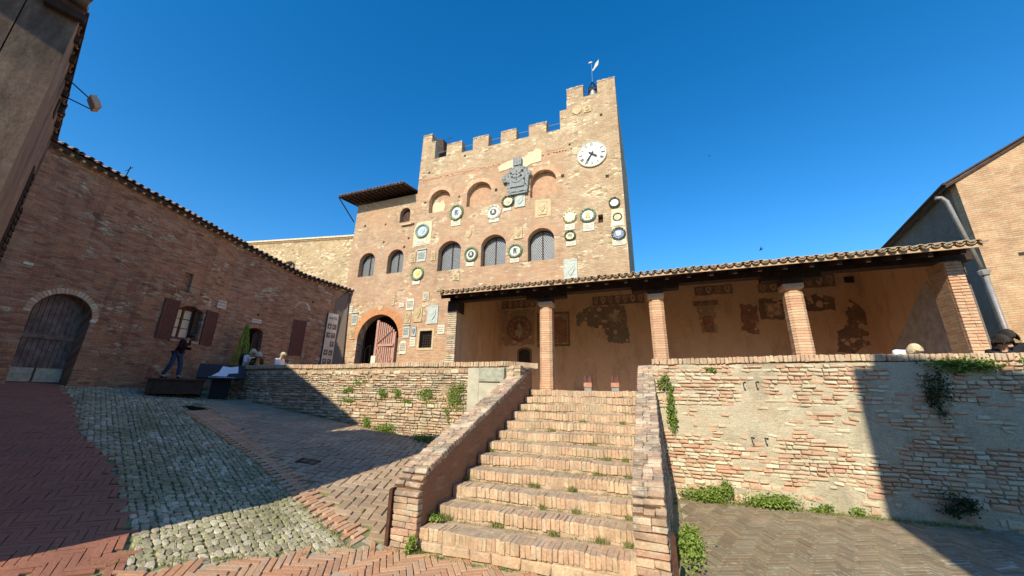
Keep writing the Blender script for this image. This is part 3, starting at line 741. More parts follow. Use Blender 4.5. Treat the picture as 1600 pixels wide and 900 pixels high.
# ------------------------------------------------------------------ palace
pal = thing('palace', 'tall crenellated brick palace with clock tower corner, arched windows and many stone crests', 'palace', (-3, 9.5, FLOOR))
ZB = 1.6
WIN = [(-6.23, -5.0, 7.46, 8.52, 8.95), (-3.94, -2.71, 7.44, 8.50, 8.95), (-1.67, -.48, 7.42, 8.48, 8.93)]
NIC = [(-7.0, -5.78, 10.65, 11.38, 11.89), (-4.84, -3.54, 10.62, 11.38, 11.90), (-1.57, -.34, 10.50, 11.33, 11.86)]
WNG = [(-11.08, -10.06, 7.65, 8.54, 8.96), (-9.25, -8.27, 7.65, 8.50, 8.93)]
SML = (-8.78, -8.14, 10.42, 10.95, 11.25)
DOOR = (-10.55, -8.08, ZB+.01, 4.40, 5.55)
def A(t, n=12): return arch(t[0], t[1], t[2], t[3], t[4], n)
mb = MB(); out = [(-7.78, ZB), (.16, ZB), (.16, 13.85), (-7.78, 13.85)]
GR = rect(-6.92, 3.80, -6.18, 4.66)
plate(mb, PAL, out, [A(t) for t in WIN]+[A(t) for t in NIC]+[GR], 0, .42)
facade = mb.build('facade_wall', 'palace', pal)
mb = MB(); plate(mb, PAL, [(.16, ZB), (2.52, ZB), (2.50, 15.34), (.24, 15.34), (.24, 13.85), (.16, 13.85)], [rect(1.42, 8.77, 1.62, 9.15)], .004, .45)
tower = mb.build('tower_wall', 'tower', pal)
mb = MB(); plate(mb, PAL, [(-11.75, ZB), (-7.785, ZB), (-7.785, 11.95), (-11.75, 11.95)], [A(t) for t in WNG]+[A(SML), A(DOOR, 16)], -.03, .42)
wing = mb.build('wing_wall', 'palace', pal)
relief(PAL, 'parapet_wall', 'tower', pal, rect(-7.775, 12.78, .155, 13.846), .0, .007)
# body behind: side walls, roof terrace
mb = MB()
def vbox(mb, a, b): mb.box(a, b); n = len(mb.v)-8; [mb.uv.__setitem__(n+i, (mb.v[n+i][0]+mb.v[n+i][1], mb.v[n+i][2])) for i in range(8)]
vbox(mb, (2.08, 9.96, ZB), (2.51, 17, 15.33)); vbox(mb, (-7.78, 9.94, 11), (-7.35, 17, 13.84)); vbox(mb, (-11.75, 9.97, ZB), (-11.3, 17, 11.9)); vbox(mb, (-11.3, 16.6, ZB), (2.08, 17, 13.8))
vbox(mb, (-.2, 9.96, 12.9), (.16, 12.6, 15.3)); vbox(mb, (.16, 12.2, 12.9), (2.08, 12.6, 15.33))
mb.build('side_wall', 'tower', pal)
mb = MB(); mb.box((-7.34, 9.93, 12.8), (2.07, 16.59, 12.95)); mb.build('roof_terrace', 'tile', pal)
mb = MB(); mb.box((-11.29, 10.2, 8.95), (2.07, 16.5, 9.15)); mb.box((-11.29, 10.9, ZB), (2.07, 11.0, 12.7)); mb.build('inner_wall', 'void', pal)
# merlons
def merlon(l0, l1, z0, z1, th=.42):
    mb = MB(); plate(mb, PAL, [(l0+jr(.01), z0+.004), (l1+jr(.01), z0+.004), (l1+jr(.015), z1+jr(.03)), (l0+jr(.015), z1+jr(.03))], (), -.004, th)
    o = mb.build('merlon', 'tower', pal)
    m2 = MB(); x = l0
    while x < l1-.03: m2.box((x, 9.49+jr(.01), z1-.05+jr(.01)), (x+.06, 9.93, z1+.035+jr(.01)), jit=.004); x += .075
    sub(m2, 'coping_brick', 'cope_brick', o, kind='stuff')
for a in [(-6.2, -5.31, 13.85, 14.56), (-4.66, -3.79, 13.85, 14.55), (-3.11, -2.29, 13.85, 14.5), (-1.63, -.77, 13.85, 14.47), (-.07, .236, 13.85, 14.45)]: merlon(*a)
merlon(-7.76, -7.2, 13.85, 15.5); merlon(-7.2, -6.93, 13.85, 14.95); merlon(.25, 1.05, 15.34, 16.02); merlon(1.70, 2.49, 15.34, 16.02)
# dark stair housing behind the left corner
mb = MB(); vs = [(-8.2, 11.2, 12.9), (-7.2, 11.2, 12.9), (-7.2, 12.6, 12.9), (-8.2, 12.6, 12.9), (-8.25, 11.2, 16.9), (-7.55, 11.2, 16.75), (-7.5, 12.6, 16.75), (-8.25, 12.6, 16.9)]
vs = [(x+.35, y-.6, z if z > 13 else z) for x, y, z in vs]; vs = [(x, y, z-.75 if z > 13 else z) for x, y, z in vs]
mb.add(vs, [(3, 2, 1, 0), (4, 5, 6, 7), (0, 1, 5, 4), (1, 2, 6, 5), (2, 3, 7, 6), (3, 0, 4, 7)]); mb.build('stair_housing', 'wood_dark', pal)
mb = MB(); mb.tube([(-6.9, 10.8, 13), (-6.92, 10.8, 16.3)], .018, 5); mb.tube([(-7.1, 10.8, 16.1), (-6.7, 10.8, 16.12)], .01, 4); o = mb.build('antenna', 'iron'); tag(o, 'thin antenna mast on the left corner of the palace battlements', 'antenna')
# rails in the crenels
for l0, l1 in ((-6.93, -6.2), (-5.31, -4.66), (-3.79, -3.11), (-2.29, -1.63), (-.77, -.07)):
    mb = MB()
    for z in (14.02, 14.36): mb.tube([PAL.P(l0, z, -.2), PAL.P(l1, z, -.2)], .016, 5)
    mb.build('handrail', 'steel', pal)
# leaded windows
def leaded(t, out=-.30, frame='wood_dark', parent=pal):
    l0, l1, z0, zs, za = t; a = arch(l0+.0, l1, z0, zs, za, 12); f = MB()
    inner = arch(l0+.045, l1-.045, z0+.045, zs, za-.045, 12); plate(f, PAL, a, [inner], out, .08); m = (l0+l1)/2
    f.box(PAL.P(m-.02, z0, out-.06), PAL.P(m+.02, za-.03, out+.012)); fo = f.build('window', frame, parent)
    g = MB(); plate(g, PAL, arch(l0+.04, l1-.04, z0+.04, zs, za-.04, 12), (), out-.05, .01); sub(g, 'pane', 'glass', fo)
    g = MB(); zc = z0; h = za-z0; w_ = l1-l0; stp = .13; n = int((h+w_)/stp)+2
    def ins(x, z):
        if not (l0+.045 < x < l1-.045 and z > z0+.045): return False
        hw = w_/2; hh = za-zs; r = (hw*hw+hh*hh)/(2*hh); return z < zs or (x-m)**2+(z-(za-r))**2 < (r-.045)**2
    for k in range(-n, n):
        for sgn in (1, -1):
            pts = []; 
            for q in range(0, 90):
                x = l0+w_*q/89; z = z0+k*stp+sgn*1.35*(x-l0)
                if ins(x, z): pts.append((x, z))
            if len(pts) > 1:
                (xa, za_), (xb, zb_) = pts[0], pts[-1]; o_ = out-.03-(.006 if sgn < 0 else 0); dx = .011
                g.add([PAL.P(xa-dx, za_, o_), PAL.P(xa+dx, za_, o_), PAL.P(xb+dx, zb_, o_), PAL.P(xb-dx, zb_, o_)], [(0, 1, 2, 3)])
    sub(g, 'lead_lattice', 'lead', fo, kind='stuff')
for t in WIN: leaded(t)
for t in WNG: leaded(t, -.28)
mb = MB(); t = SML; plate(mb, PAL, arch(t[0]+.0, t[1], t[2], t[3], t[4]), (), -.25, .05); o = mb.build('window', 'wood_dark', pal); g = MB(); g.box(PAL.P(t[0]+.3, t[2], -.25), PAL.P(t[0]+.34, t[4]-.03, -.235)); sub(g, 'mullion', 'wood_brown', o)
# walled-up niches
for i, t in enumerate(NIC):
    mb = MB(); plate(mb, PAL, A(t), (), -.27, .06); o = mb.build('niche_infill', 'palace' if i == 0 else 'pink_niche', pal)
    if i == 0:
        mb = MB(); plate(mb, PAL, [(-6.9, 10.66), (-6.3, 10.66), (-6.2, 11.1), (-6.35, 11.45), (-6.5, 11.3), (-6.75, 11.4), (-6.95, 11.2)], (), -.255, .012, False); sub(mb, 'render_patch', 'cream', o)
# arch trims: thin voussoir rings round the openings
def ring_bricks(fr, parent, t, wd, mname, out=.012, name='voussoir', n=None, kind=None):
    l0, l1, z0, zs, za = t; a = arch(l0, l1, z0, zs, za, 40)[2:]; L = [0]
    for p, q in zip(a[:-1], a[1:]): L.append(L[-1]+math.hypot(q[0]-p[0], q[1]-p[1]))
    n = n or int(L[-1]/.075); mb = MB()
    for k in range(n):
        s = (k+.5)/n*L[-1]; i = max(j for j in range(len(L)) if L[j] <= s); i = min(i, len(a)-2); f = (s-L[i])/(L[i+1]-L[i]); px = a[i][0]+(a[i+1][0]-a[i][0])*f; pz = a[i][1]+(a[i+1][1]-a[i][1])*f
        tx, tz = a[i+1][0]-a[i][0], a[i+1][1]-a[i][1]; q = math.hypot(tx, tz); tx /= q; tz /= q; nx_, nz_ = (tz, -tx); hw = L[-1]/n*.44
        if nx_*(px-(l0+l1)/2)+nz_*(pz-(z0+za)/2) < 0: nx_, nz_ = -nx_, -nz_
        w2 = wd*random.uniform(.93, 1.03); P = [(px-tx*hw+nx_*.006, pz-tz*hw+nz_*.006), (px+tx*hw+nx_*.006, pz+tz*hw+nz_*.006), (px+tx*hw*1.1+nx_*w2, pz+tz*hw*1.1+nz_*w2), (px-tx*hw*1.1+nx_*w2, pz-tz*hw*1.1+nz_*w2)]
        o_ = out+jr(.003); mb.add([fr.P(x, z, o_) for x, z in P]+[fr.P(x, z, o_-.03) for x, z in P], [(0, 1, 2, 3), (0, 4, 5, 1), (1, 5, 6, 2), (2, 6, 7, 3), (3, 7, 4, 0)])
    return mb.build(name, mname, parent, kind='stuff')
ring_bricks(PAL, pal, (-10.55, -8.08, 3.6, 4.40, 5.55), .40, 'arch_band', -.018, n=46)
for t in WIN: ring_bricks(PAL, pal, t, .24, 'pink_niche', .004)
for t in WNG: ring_bricks(PAL, pal, t, .24, 'pink_niche', -.026)
for t in NIC: ring_bricks(PAL, pal, t, .22, 'pillar_brick', .004)
# dog-tooth brick course, put-log holes, cream render patches
mb = MB()
for l0, l1 in ((-7.5, -3.15), (-.95, .5)):
    x = l0
    while x < l1:
        if random.random() > .08 and not (-5.9 < x < -5.15 and random.random() < .6):
            M = Matrix.Translation(PAL.P(x, 12.67+jr(.012), .0)) @ Matrix.Rotation(R(45), 4, 'Z'); mb.box((-.045, -.045, -.033), (.045, .045, .033), M)
        x += .135
mb.build('dogtooth_course', 'pillar_brick', pal, kind='stuff')
mb = MB(); mb.box((-7.55, 9.487, 12.585), (-3.1, 9.52, 12.625), jit=.002); mb.box((-7.55, 9.487, 12.72), (-3.1, 9.52, 12.75), jit=.002); mb.build('string_course', 'pillar_brick', pal)
for l, z in [(-7.16, 13.06), (-5.27, 11.29), (-7.25, 11.3), (-3.28, 11.26), (-.04, 11.33), (-11.04, 10.59), (-9.66, 10.48), (-8.08, 9.45), (-9.64, 9.45), (-5.08, 13.6), (-7.87, 10.2), (.32, 12.9), (1.9, 10.9), (-8.3, 9.0), (1.8, 14.1)]:
    mb = MB(); o_ = .012 if l > -7.8 else -.02; s_ = random.uniform(.045, .07); P = rect(l-s_, z-s_, l+s_, z+s_*1.1); plate(mb, PAL, [(x+jr(.008), y+jr(.008)) for x, y in P], (), o_, .03, False); mb.build('putlog_hole', 'hole', pal)
relief(PAL, 'render_patch', 'cream', pal, [(-3.18, 12.52), (-3.14, 12.21), (-2.7, 12.27), (-2.48, 12.31), (-2.32, 12.1), (-1.9, 12.1), (-1.5, 12.3), (-1.02, 12.34), (-1.01, 12.93), (-1.1, 13.02), (-1.27, 13.05), (-1.7, 12.82), (-2.0, 12.72), (-2.4, 12.74), (-2.82, 12.68)], .004, .02)
relief(PAL, 'render_patch', 'cream', pal, [(1.9, 8.5), (2.45, 8.5), (2.44, 9.28), (1.98, 9.3)], .006, .012)
relief(PAL, 'render_patch', 'cream', pal, [(1.92, 7.7), (2.48, 7.7), (2.47, 8.45), (1.95, 8.5)], .006, .012)
relief(PAL, 'render_patch', 'cream', pal, [(-7.75, 8.9), (-6.72, 8.95), (-6.72, 10.2), (-7.05, 10.24), (-7.6, 10.2), (-7.75, 9.9)], .006, .010)
relief(PAL, 'render_patch', 'buff_stone', pal, [(-1.35, 9.45), (-.6, 9.45), (-.6, 10.3), (-1.3, 10.35)], .004, .010)
mb = MB(); plate(mb, PAL, rect(1.42, 8.77, 1.62, 9.15), (), -.2, .02); mb.build('wall_recess', 'hole', pal)
# wing roof on struts
mb = MB(); mb.add([(-12.35, 8.62, 12.10), (-8.02, 8.62, 12.10), (-7.80, 13.5, 12.7), (-12.35, 13.5, 12.7), (-12.35, 8.62, 12.15), (-8.02, 8.62, 12.15), (-7.80, 13.5, 12.75), (-12.35, 13.5, 12.75)], [(0, 1, 2, 3), (7, 6, 5, 4), (0, 4, 5, 1), (1, 5, 6, 2), (3, 7, 4, 0), (2, 6, 7, 3)][0:6])
rf = mb.build('roof', 'wood_roof', pal)
for k in range(15):
    mb = MB(); x = -12.2+k*.3; mb.box((x, 0, -.08), (x+.06, 1.0, -.012), Matrix.Translation((0, 8.68, 12.11)) @ Matrix.Rotation(math.atan(.123), 4, 'X')); sub(mb, 'rafter', 'wood_roof', rf)
mb = MB(); mb.tube([(-12.32, 8.7, 12.08), (-11.78, 9.42, 10.9)], .035, 5); mb.build('roof_strut', 'iron', pal)
mb = MB(); mb.box((-8.6, 9.42, 10.19), (-7.95, 9.5, 10.27)); mb.build('stone_ledge', 'buff_stone', pal)

# roof tiles
def coppo(L, r0, r1, th=.014, n=6, up=1):
    vs = []; 
    for y, r_ in ((0, r0), (L, r1)):
        for k in range(n+1):
            a = math.pi*k/n; vs.append((-r_*math.cos(a), y, up*r_*.75*math.sin(a)))
        for k in range(n+1):
            a = math.pi*k/n; rr = r_-th; vs.append((-rr*math.cos(a), y, up*rr*.75*math.sin(a)))
    m = n+1; fs = []
    for k in range(n): fs += [(k, k+1, 2*m+k+1, 2*m+k), (m+k+1, m+k, 3*m+k, 3*m+k+1), (k+1, k, m+k, m+k+1), (2*m+k, 2*m+k+1, 3*m+k+1, 3*m+k)]
    fs += [(0, 2*m, 3*m, m), (n, m+n, 3*m+n, 2*m+n)]
    return vs, fs
def tile_roof(parent, m, p0, dirx, diry, nx_, rows, pitch=.21, limit=300, slopeL=.40):
    """p0: eave corner; dirx along the eave, diry up the slope"""
    dirx = Vector(dirx).normalized(); diry = Vector(diry).normalized(); nz_ = dirx.cross(diry)
    cov = Kit('roof_tile', m, 1, 1, 1, gen=lambda L, W, H, b, j, s: coppo(.46, .068+.006*math.sin(s*3), .056), n=5)
    pan = Kit('pan_tile', m, 1, 1, 1, gen=lambda L, W, H, b, j, s: coppo(.46, .075, .088, up=-1), n=3)
    a = []; b = []
    for r_ in range(rows):
        for k in range(nx_):
            base = Vector(p0)+dirx*((k+.5)*pitch+jr(.008))+diry*(r_*slopeL+jr(.02))
            a.append(JR(MX(base+nz_*(.058+.012*r_/max(1, rows)+jr(.010)), dirx, diry, nz_), .035)); b.append(JR(MX(base+dirx*pitch/2+nz_*.068, dirx, diry, nz_), .02))
    cov.lay(a, parent, limit, 'roof_tile_rest'); pan.lay(b, parent, min(limit, nx_), 'pan_tile_rest')
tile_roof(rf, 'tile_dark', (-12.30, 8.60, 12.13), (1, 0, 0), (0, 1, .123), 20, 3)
# the open gate under the arch
gate = MB(); G0 = Vector((-8.30, 9.20, 0)); GF = Frame((-9.12, 9.30), 6); zt = lambda l: 4.42+.86*math.sqrt(max(0, 1-((.98-l)/1.25)**2))*.72
g_l = .98
gt = thing('gate_leaf', 'pink-brown slatted wooden gate leaf standing open under the palace arch', 'gate', (-8.6, 9.3, FLOOR))
for k in range(9):
    l = .06+k*.108; mb = MB(); top = 5.12-.55*(l/.98)**2; mb.box(tuple(GF.P(l, FLOOR+.03, -.01)), tuple(GF.P(l+.072, top, .02))); mb.build('slat', 'gate_wood', gt)
mb = MB(); mb.box(tuple(GF.P(-.05, FLOOR+.02, -.04)), tuple(GF.P(.06, 5.2, .07))); mb.build('stile', 'gate_wood', gt)
mb = MB(); mb.box(tuple(GF.P(.9, FLOOR+.02, -.02)), tuple(GF.P(1.0, 4.55, .05))); mb.build('stile', 'gate_wood', gt)
for z in (2.05, 3.95): mb = MB(); mb.box(tuple(GF.P(.04, z, .022)), tuple(GF.P(.96, z+.11, .07))); mb.build('rail', 'gate_wood', gt)
for a_, b_ in (((.06, 4.1), (.8, 4.72)), ((.06, 3.9), (.92, 2.2)), ((.9, 3.4), (.3, 2.5))):
    mb = MB(); mb.tube([GF.P(a_[0], a_[1], .045), GF.P(b_[0], b_[1], .045)], .045, 4); mb.build('brace', 'gate_wood', gt)
mb = MB(); mb.box((-9.28, 9.25, FLOOR), (-9.05, 9.32, 3.52)); mb.box((-9.3, 9.235, 3.1), (-9.03, 9.25, 3.5)); o = mb.build('notice_board', 'marble'); tag(o, 'small white notice on a stand at the foot of the open gate', 'notice')
mb = MB(); mb.tube([(-10.1, 9.7, FLOOR), (-10.1, 9.7, 3.9), (-9.9, 9.8, 4.1)], .02, 5); mb.tube([(-9.9, 9.8, 4.1), (-9.9, 9.8, FLOOR)], .02, 5); mb.tube([(-10.1, 9.7, 3.2), (-9.9, 9.8, 3.2)], .015, 4); o = mb.build('iron_railing', 'iron'); tag(o, 'thin dark railing inside the shaded palace archway', 'railing')
# grated window
fr_ = MB(); plate(fr_, PAL, rect(-6.98, 3.74, -6.12, 4.73), [rect(-6.88, 3.84, -6.22, 4.62)], .02, .1); fo = fr_.build('grated_window', 'buff_stone', pal)
mb = MB(); plate(mb, PAL, rect(-6.92, 3.8, -6.18, 4.66), (), -.16, .02); sub(mb, 'recess', 'void', fo)
mb = MB()
for k in range(6): x = -6.84+k*.116; mb.tube([PAL.P(x, 3.82, .01), PAL.P(x, 4.64, .01)], .013, 4)
for k in range(7): z = 3.9+k*.112; mb.tube([PAL.P(-6.9, z, .012), PAL.P(-6.2, z, .012)], .013, 4)
sub(mb, 'iron_grille', 'iron', fo)

# ------------------------------------------------------------------ crests, plaques, clock on the palace front
def off(l): return 0.006 if l > .16 else (0.0 if l > -7.78 else -.03)
def torus_relief(parent, m, l, z, R0, R1, o, th, nseg=26, lumps=True, rz=1.0):
    mb = MB(); K = 6; n = nseg
    for i in range(n):
        a = 2*math.pi*i/n
        for k in range(K):
            b = math.pi*k/(K-1); rm = (R0+R1)/2; rw = (R1-R0)/2; lum = 1+(.22*(i % 2)+random.uniform(-.12, .12) if lumps else 0)
            r_ = rm-rw*math.cos(b)*lum; mb.v.append(tuple(PAL.P(l+r_*math.cos(a), z+rz*r_*math.sin(a), o+th*math.sin(b)*lum)))
    for i in range(n):
        for k in range(K-1): mb.f.append((i*K+k, i*K+k+1, ((i+1) % n)*K+k+1, ((i+1) % n)*K+k))
    return mb.build('wreath' if lumps else 'rim', m, parent)
def leaves_ring(parent, m, l, z, r_, o, n=26, s=.06, rz=1.0):
    mb = MB()
    for i in range(n):
        a = 2*math.pi*i/n+jr(.05); c = PAL.P(l+r_*math.cos(a), z+rz*r_*math.sin(a), o+.03)
        t = Vector((-math.sin(a)+jr(.5), 0, math.cos(a)+jr(.5))).normalized(); q = Vector((t.z, 0, -t.x))
        mb.add([c-t*s, c+q*s*.45+Vector((0, -.02, 0)), c+t*s+Vector((0, .01, 0)), c-q*s*.45+Vector((0, -.02, 0)), c+Vector((0, -.04, 0))], [(0, 1, 4), (1, 2, 4), (2, 3, 4), (3, 0, 4)])
    mb.build('wreath_leaves', m, parent, kind='stuff')
def rr(parent, name, m, outl, l, o, th, **k): return relief(PAL, name, m, parent, outl, off(l)+o, th, **k)
def letters(parent, l, z, w_, h, o, rows=3, m='ink'):
    mb = MB(); 
    for r_ in range(rows):
        x = l-w_*.4; zz = z+h*(.3-.6*r_/max(1, rows-1)) if rows > 1 else z
        while x < l+w_*.4-.02:
            ww = random.uniform(.015, .045); plate(mb, PAL, rect(x, zz-h*.05, min(x+ww, l+w_*.4), zz+h*.05), (), off(l)+o, .003, False); x += ww+.015
    mb.build('inscription', m, parent, kind='stuff')
def roundel(label, l, z, R_, Rz, ring, field, charge, plaq=None, leaves=None, seat=None):
    t = thing('glazed_crest', label, 'crest', PAL.P(l, z, off(l)), 'glazed terracotta coats of arms on the palace front'); rz = Rz/R_
    if seat: rr(t, 'backing', seat, disk(l, z, R_*1.03, Rz*1.03, 22), l, -.0, .02)
    rr(t, 'field', field, disk(l, z, R_*.74, Rz*.74, 22), l, .01, .03)
    torus_relief(t, ring, l, z, R_*.66, R_, off(l)+.005, .07, 30, True, rz)
    if leaves: leaves_ring(t, leaves, l, z, R_*.86, off(l)+.05, 28, R_*.26, rz)
    charge(t, l, z, R_, rz)
    mb = MB()
    for i in range(12):
        a = i*math.pi/6+jr(.12); mb.ellipsoid(PAL.P(l+R_*.84*math.cos(a), z+rz*R_*.84*math.sin(a), off(l)+.085), (R_*.095*random.uniform(.7, 1.2), .03, R_*.095*random.uniform(.7, 1.2)), 6, 4)
    mb.build('wreath_fruit', random.choice(['ceram_c', 'ceram_o', 'ceram_w', 'ceram_y', 'ceram_g']), t, kind='stuff')
    if plaq:
        (pl, pz, pw, ph) = plaq; rr(t, 'plaque', 'marble', [(pl-pw/2, pz-ph/2), (pl+pw/2, pz-ph/2), (pl+pw*.5, pz+ph/2), (pl+pw*.15, pz+ph*.42), (pl-pw*.15, pz+ph*.42), (pl-pw*.5, pz+ph/2)], pl, .0, .035)
        if ph > .2: letters(t, pl, pz-.02, pw, ph*.7, .037, 3)
    return t
def ch_shield(m1, m2=None, bars=0, m3=None):
    def f(t, l, z, r_, rz):
        rr(t, 'shield', m1, shield(l, z, r_*.72, r_*.82), l, .04, .022)
        if m2 == 'cross':
            rr(t, 'charge', m3, [(l-.16*r_*2, z-.3*r_), (l+.2*r_, z+.32*r_), (l+.3*r_, z+.26*r_), (l-.1*r_*2, z-.36*r_)], l, .062, .012); rr(t, 'charge', m3, [(l+.32*r_, z-.3*r_), (l+.2*r_, z-.36*r_), (l-.3*r_, z+.26*r_), (l-.2*r_, z+.32*r_)], l, .064, .013)
        elif m2 == 'lion':
            pts = [(-.22, -.34), (-.08, -.30), (.0, -.1), (.1, -.32), (.24, -.3), (.14, -.05), (.22, .16), (.3, .3), (.12, .26), (.04, .38), (-.14, .34), (-.24, .2), (-.1, .1), (-.3, .0), (-.14, -.08)]
            rr(t, 'charge', m3, [(l+x*r_, z+y*r_) for x, y in pts], l, .062, .016)
        elif m2 == 'bars':
            for k in range(bars): zz = z+.26*r_-k*.52*r_/bars; rr(t, 'charge', m3, rect(l-.33*r_, zz-.045*r_, l+.33*r_, zz+.045*r_), l, .062, .01)
        elif m2 == 'dots':
            for x, y in ((-.2, .2), (.2, .2), (0, .02), (-.14, -.18), (.14, -.18)): rr(t, 'charge', m3, disk(l+x*r_, z+y*r_, r_*.09, n=8), l, .062, .015)
    return f
def ch_disc(m1, m2):
    def f(t, l, z, r_, rz):
        rr(t, 'inner_disc', m1, disk(l, z, r_*.42, r_*.42*rz, 18), l, .04, .02); pts = [(-.2, -.2), (-.05, -.22), (0, -.05), (.12, -.24), (.2, -.1), (.1, .06), (.18, .24), (-.02, .28), (-.2, .16), (-.08, .04)]
        rr(t, 'charge', m2, [(l+x*r_, z+y*r_) for x, y in pts], l, .06, .014)
    return f
roundel('blue-green wreathed roundel beside the left seam of the palace, above a small grey tablet', -7.25, 9.70, .405, .38, 'ceram_bg', 'ceram_lb', ch_shield('ceram_w', 'bars', 3, 'ceram_lb'), (-7.27, 9.13, .58, .26), 'ceram_bg', 'cream')
roundel('roundel with a blue lion on a white shield, between the first two walled-up arches', -5.35, 10.40, .385, .44, 'ceram_g', 'ceram_w', ch_shield('ceram_w', 'lion', 0, 'ceram_b'), (-5.35, 9.87, .5, .34), 'ceram_g')
t = roundel('plain white roundel with a small dark-blue disc, right of the blue lion crest', -3.37, 10.09, .39, .39, 'ceram_w', 'ceram_w', ch_disc('ceram_k', 'ceram_w'), (-3.33, 9.66, .5, .18))
mb = MB()
for k in range(12): a = k*math.pi/6+.2; plate(mb, PAL, disk(-3.37+.31*math.cos(a), 10.09+.31*math.sin(a), .025, n=6), (), .085, .01, False)
mb.build('rim_flower', 'ceram_lb', t, kind='stuff')
roundel('dark green wreath with ochre fruit on white, just under the big grey crowned crest', -2.64, 10.51, .32, .31, 'ceram_g', 'ceram_c', ch_shield('ceram_w', 'dots', 0, 'ceram_o'), (-2.67, 10.13, .38, .16), 'ceram_k')
t = roundel('cream roundel worn blank, with dark leaves left only on its lower rim', .24, 9.24, .30, .30, 'ceram_c', 'ceram_c', lambda *a: rr(a[0], 'blank_disc', 'ceram_c', disk(.24, 9.25, .26, .26, 20), .24, .04, .02), (.22, 8.78, .42, .30))
mb = MB()
for k in range(11): a = math.pi+.1+k*math.pi/10.5; c = PAL.P(.24+.265*math.cos(a), 9.24+.265*math.sin(a), .07); mb.ellipsoid(c, (.035, .03, .035), 6, 4)
mb.build('wreath_fruit', 'ceram_g', t, kind='stuff')
roundel('largest green wreath with a crossed yellow shield, beside the dark hole in the tower', 1.0, 9.19, .345, .33, 'ceram_bg', 'ceram_lb', ch_shield('ceram_y', 'cross', 0, 'ceram_o'), (1.02, 8.66, .44, .38), 'ceram_g')
roundel('dark green wreath on white shield directly under the blank cream roundel', .22, 8.36, .25, .235, 'ceram_g', 'ceram_c', ch_shield('ceram_w', 'bars', 3, 'ceram_g'), (.25, 8.01, .40, .22), 'ceram_k')
roundel('topmost roundel on the right edge of the tower, green wreath round a pale blue field', 2.11, 9.58, .235, .24, 'ceram_g', 'ceram_lb', ch_shield('ceram_w', 'bars', 2, 'ceram_lb'), None, 'ceram_k')
t = thing('glazed_crest', 'thin empty dark ring, middle one of three crests on the right tower edge', 'crest', PAL.P(2.19, 8.92), 'glazed terracotta coats of arms on the palace front')
torus_relief(t, 'ceram_k', 2.19, 8.92, .14, .19, .008, .04, 28, True); rr(t, 'plaque', 'marble', rect(1.98, 8.53, 2.38, 8.73), 2.19, .0, .03)
roundel('lowest roundel on the right tower edge with a violet-blue shield and spiky wreath', 2.19, 8.16, .285, .28, 'ceram_bg', 'ceram_b', ch_shield('ceram_lb', 'cross', 0, 'ceram_c'), (2.2, 7.79, .44, .24), 'ceram_k')
roundel('green wreath round a yellow shield, lower left of the first big leaded window', -7.30, 7.45, .37, .365, 'ceram_g', 'ceram_c', ch_shield('ceram_y', 'bars', 2, 'ceram_c'), (-7.34, 7.0, .42, .2), 'ceram_g', 'cream')
roundel('white-topped wreath with a dark blue inner ring between the first and second big leaded windows', -4.43, 8.09, .35, .37, 'ceram_g', 'ceram_w', ch_disc('ceram_k', 'ceram_w'), (-4.47, 7.62, .40, .2), 'ceram_g')
roundel('wreath with dark bird-like figure on white between the second and third big leaded windows', -2.25, 7.99, .345, .33, 'ceram_bg', 'ceram_w', ch_shield('ceram_w', 'lion', 0, 'ceram_k'), (-2.27, 7.55, .40, .21), 'ceram_g')

def tablet(label, l, z, w_, h, m, kind='shield', m2=None, cap=False, cat='stone tablet'):
    t = thing('stone_tablet', label, cat, PAL.P(l, z, off(l)), 'carved stone tablets on the palace front'); m2 = m2 or m
    if kind == 'arched': P = arch(l-w_/2, l+w_/2, z-h/2, z+h/2-w_*.4, z+h/2, 8)
    elif kind == 'pointed': P = [(l-w_/2, z-h/2), (l+w_/2, z-h/2), (l+w_/2, z+h*.32), (l+w_*.1, z+h/2), (l-w_*.35, z+h*.38), (l-w_/2, z+h*.25)]
    elif kind == 'free': P = shield(l, z, w_, h)
    else: P = [(l-w_/2+jr(.01), z-h/2), (l+w_/2, z-h/2+jr(.01)), (l+w_/2+jr(.01), z+h/2), (l-w_/2, z+h/2+jr(.01))]
    rr(t, 'slab', m, P, l, .0, .035)
    if kind in ('shield', 'pointed', 'arched2'):
        rr(t, 'border', m2, P, l, .03, .014, holes=[[(l+(x-l)*.86, z+(y-z)*.88) for x, y in P]])
        rr(t, 'shield', m2, shield(l, z-.02*h, w_*.56, h*.56), l, .034, .035); rr(t, 'charge', m2, [(l-w_*.2, z-h*.05), (l-w_*.16, z-h*.13), (l+w_*.2, z+h*.1), (l+w_*.16, z+h*.18)], l, .067, .015)
    elif kind == 'oval':
        rr(t, 'medallion', m2, disk(l, z, w_*.34, h*.36, 14), l, .034, .03, holes=[disk(l, z, w_*.22, h*.24, 14)]); rr(t, 'charge', m2, disk(l, z, w_*.12, h*.14, 10), l, .034, .03)
    elif kind == 'text' or kind == 'arched': letters(t, l, z, w_, h*.8, .037, 5 if h > .5 else 3)
    elif kind == 'head':
        mb = MB(); mb.ellipsoid(PAL.P(l, z, .03), (w_*.3, .07, h*.36), 9, 6); mb.build('carved_head', m2, t, True)
    if cap: rr(t, 'cornice', m2, rect(l-w_*.55, z+h/2, l+w_*.55, z+h/2+.05), l, .0, .09)
    return t
tablet('square grey-green stone with a small tilted shield, right under the big grey crowned crest', -2.05, 10.49, .50, .74, 'serena_lt')
tablet('buff tablet with an angular shield below the third walled-up arch', -.98, 9.89, .40, .66, 'buff_stone')
tablet('small hooded stone head above the crest between the second and third leaded windows', -2.12, 8.80, .40, .5, 'buff_stone', 'arched2', 'tan_stone')
tablet('small faint shield cut in the wall above the white-topped wreath', -4.62, 9.15, .30, .40, 'tan_stone', 'free')
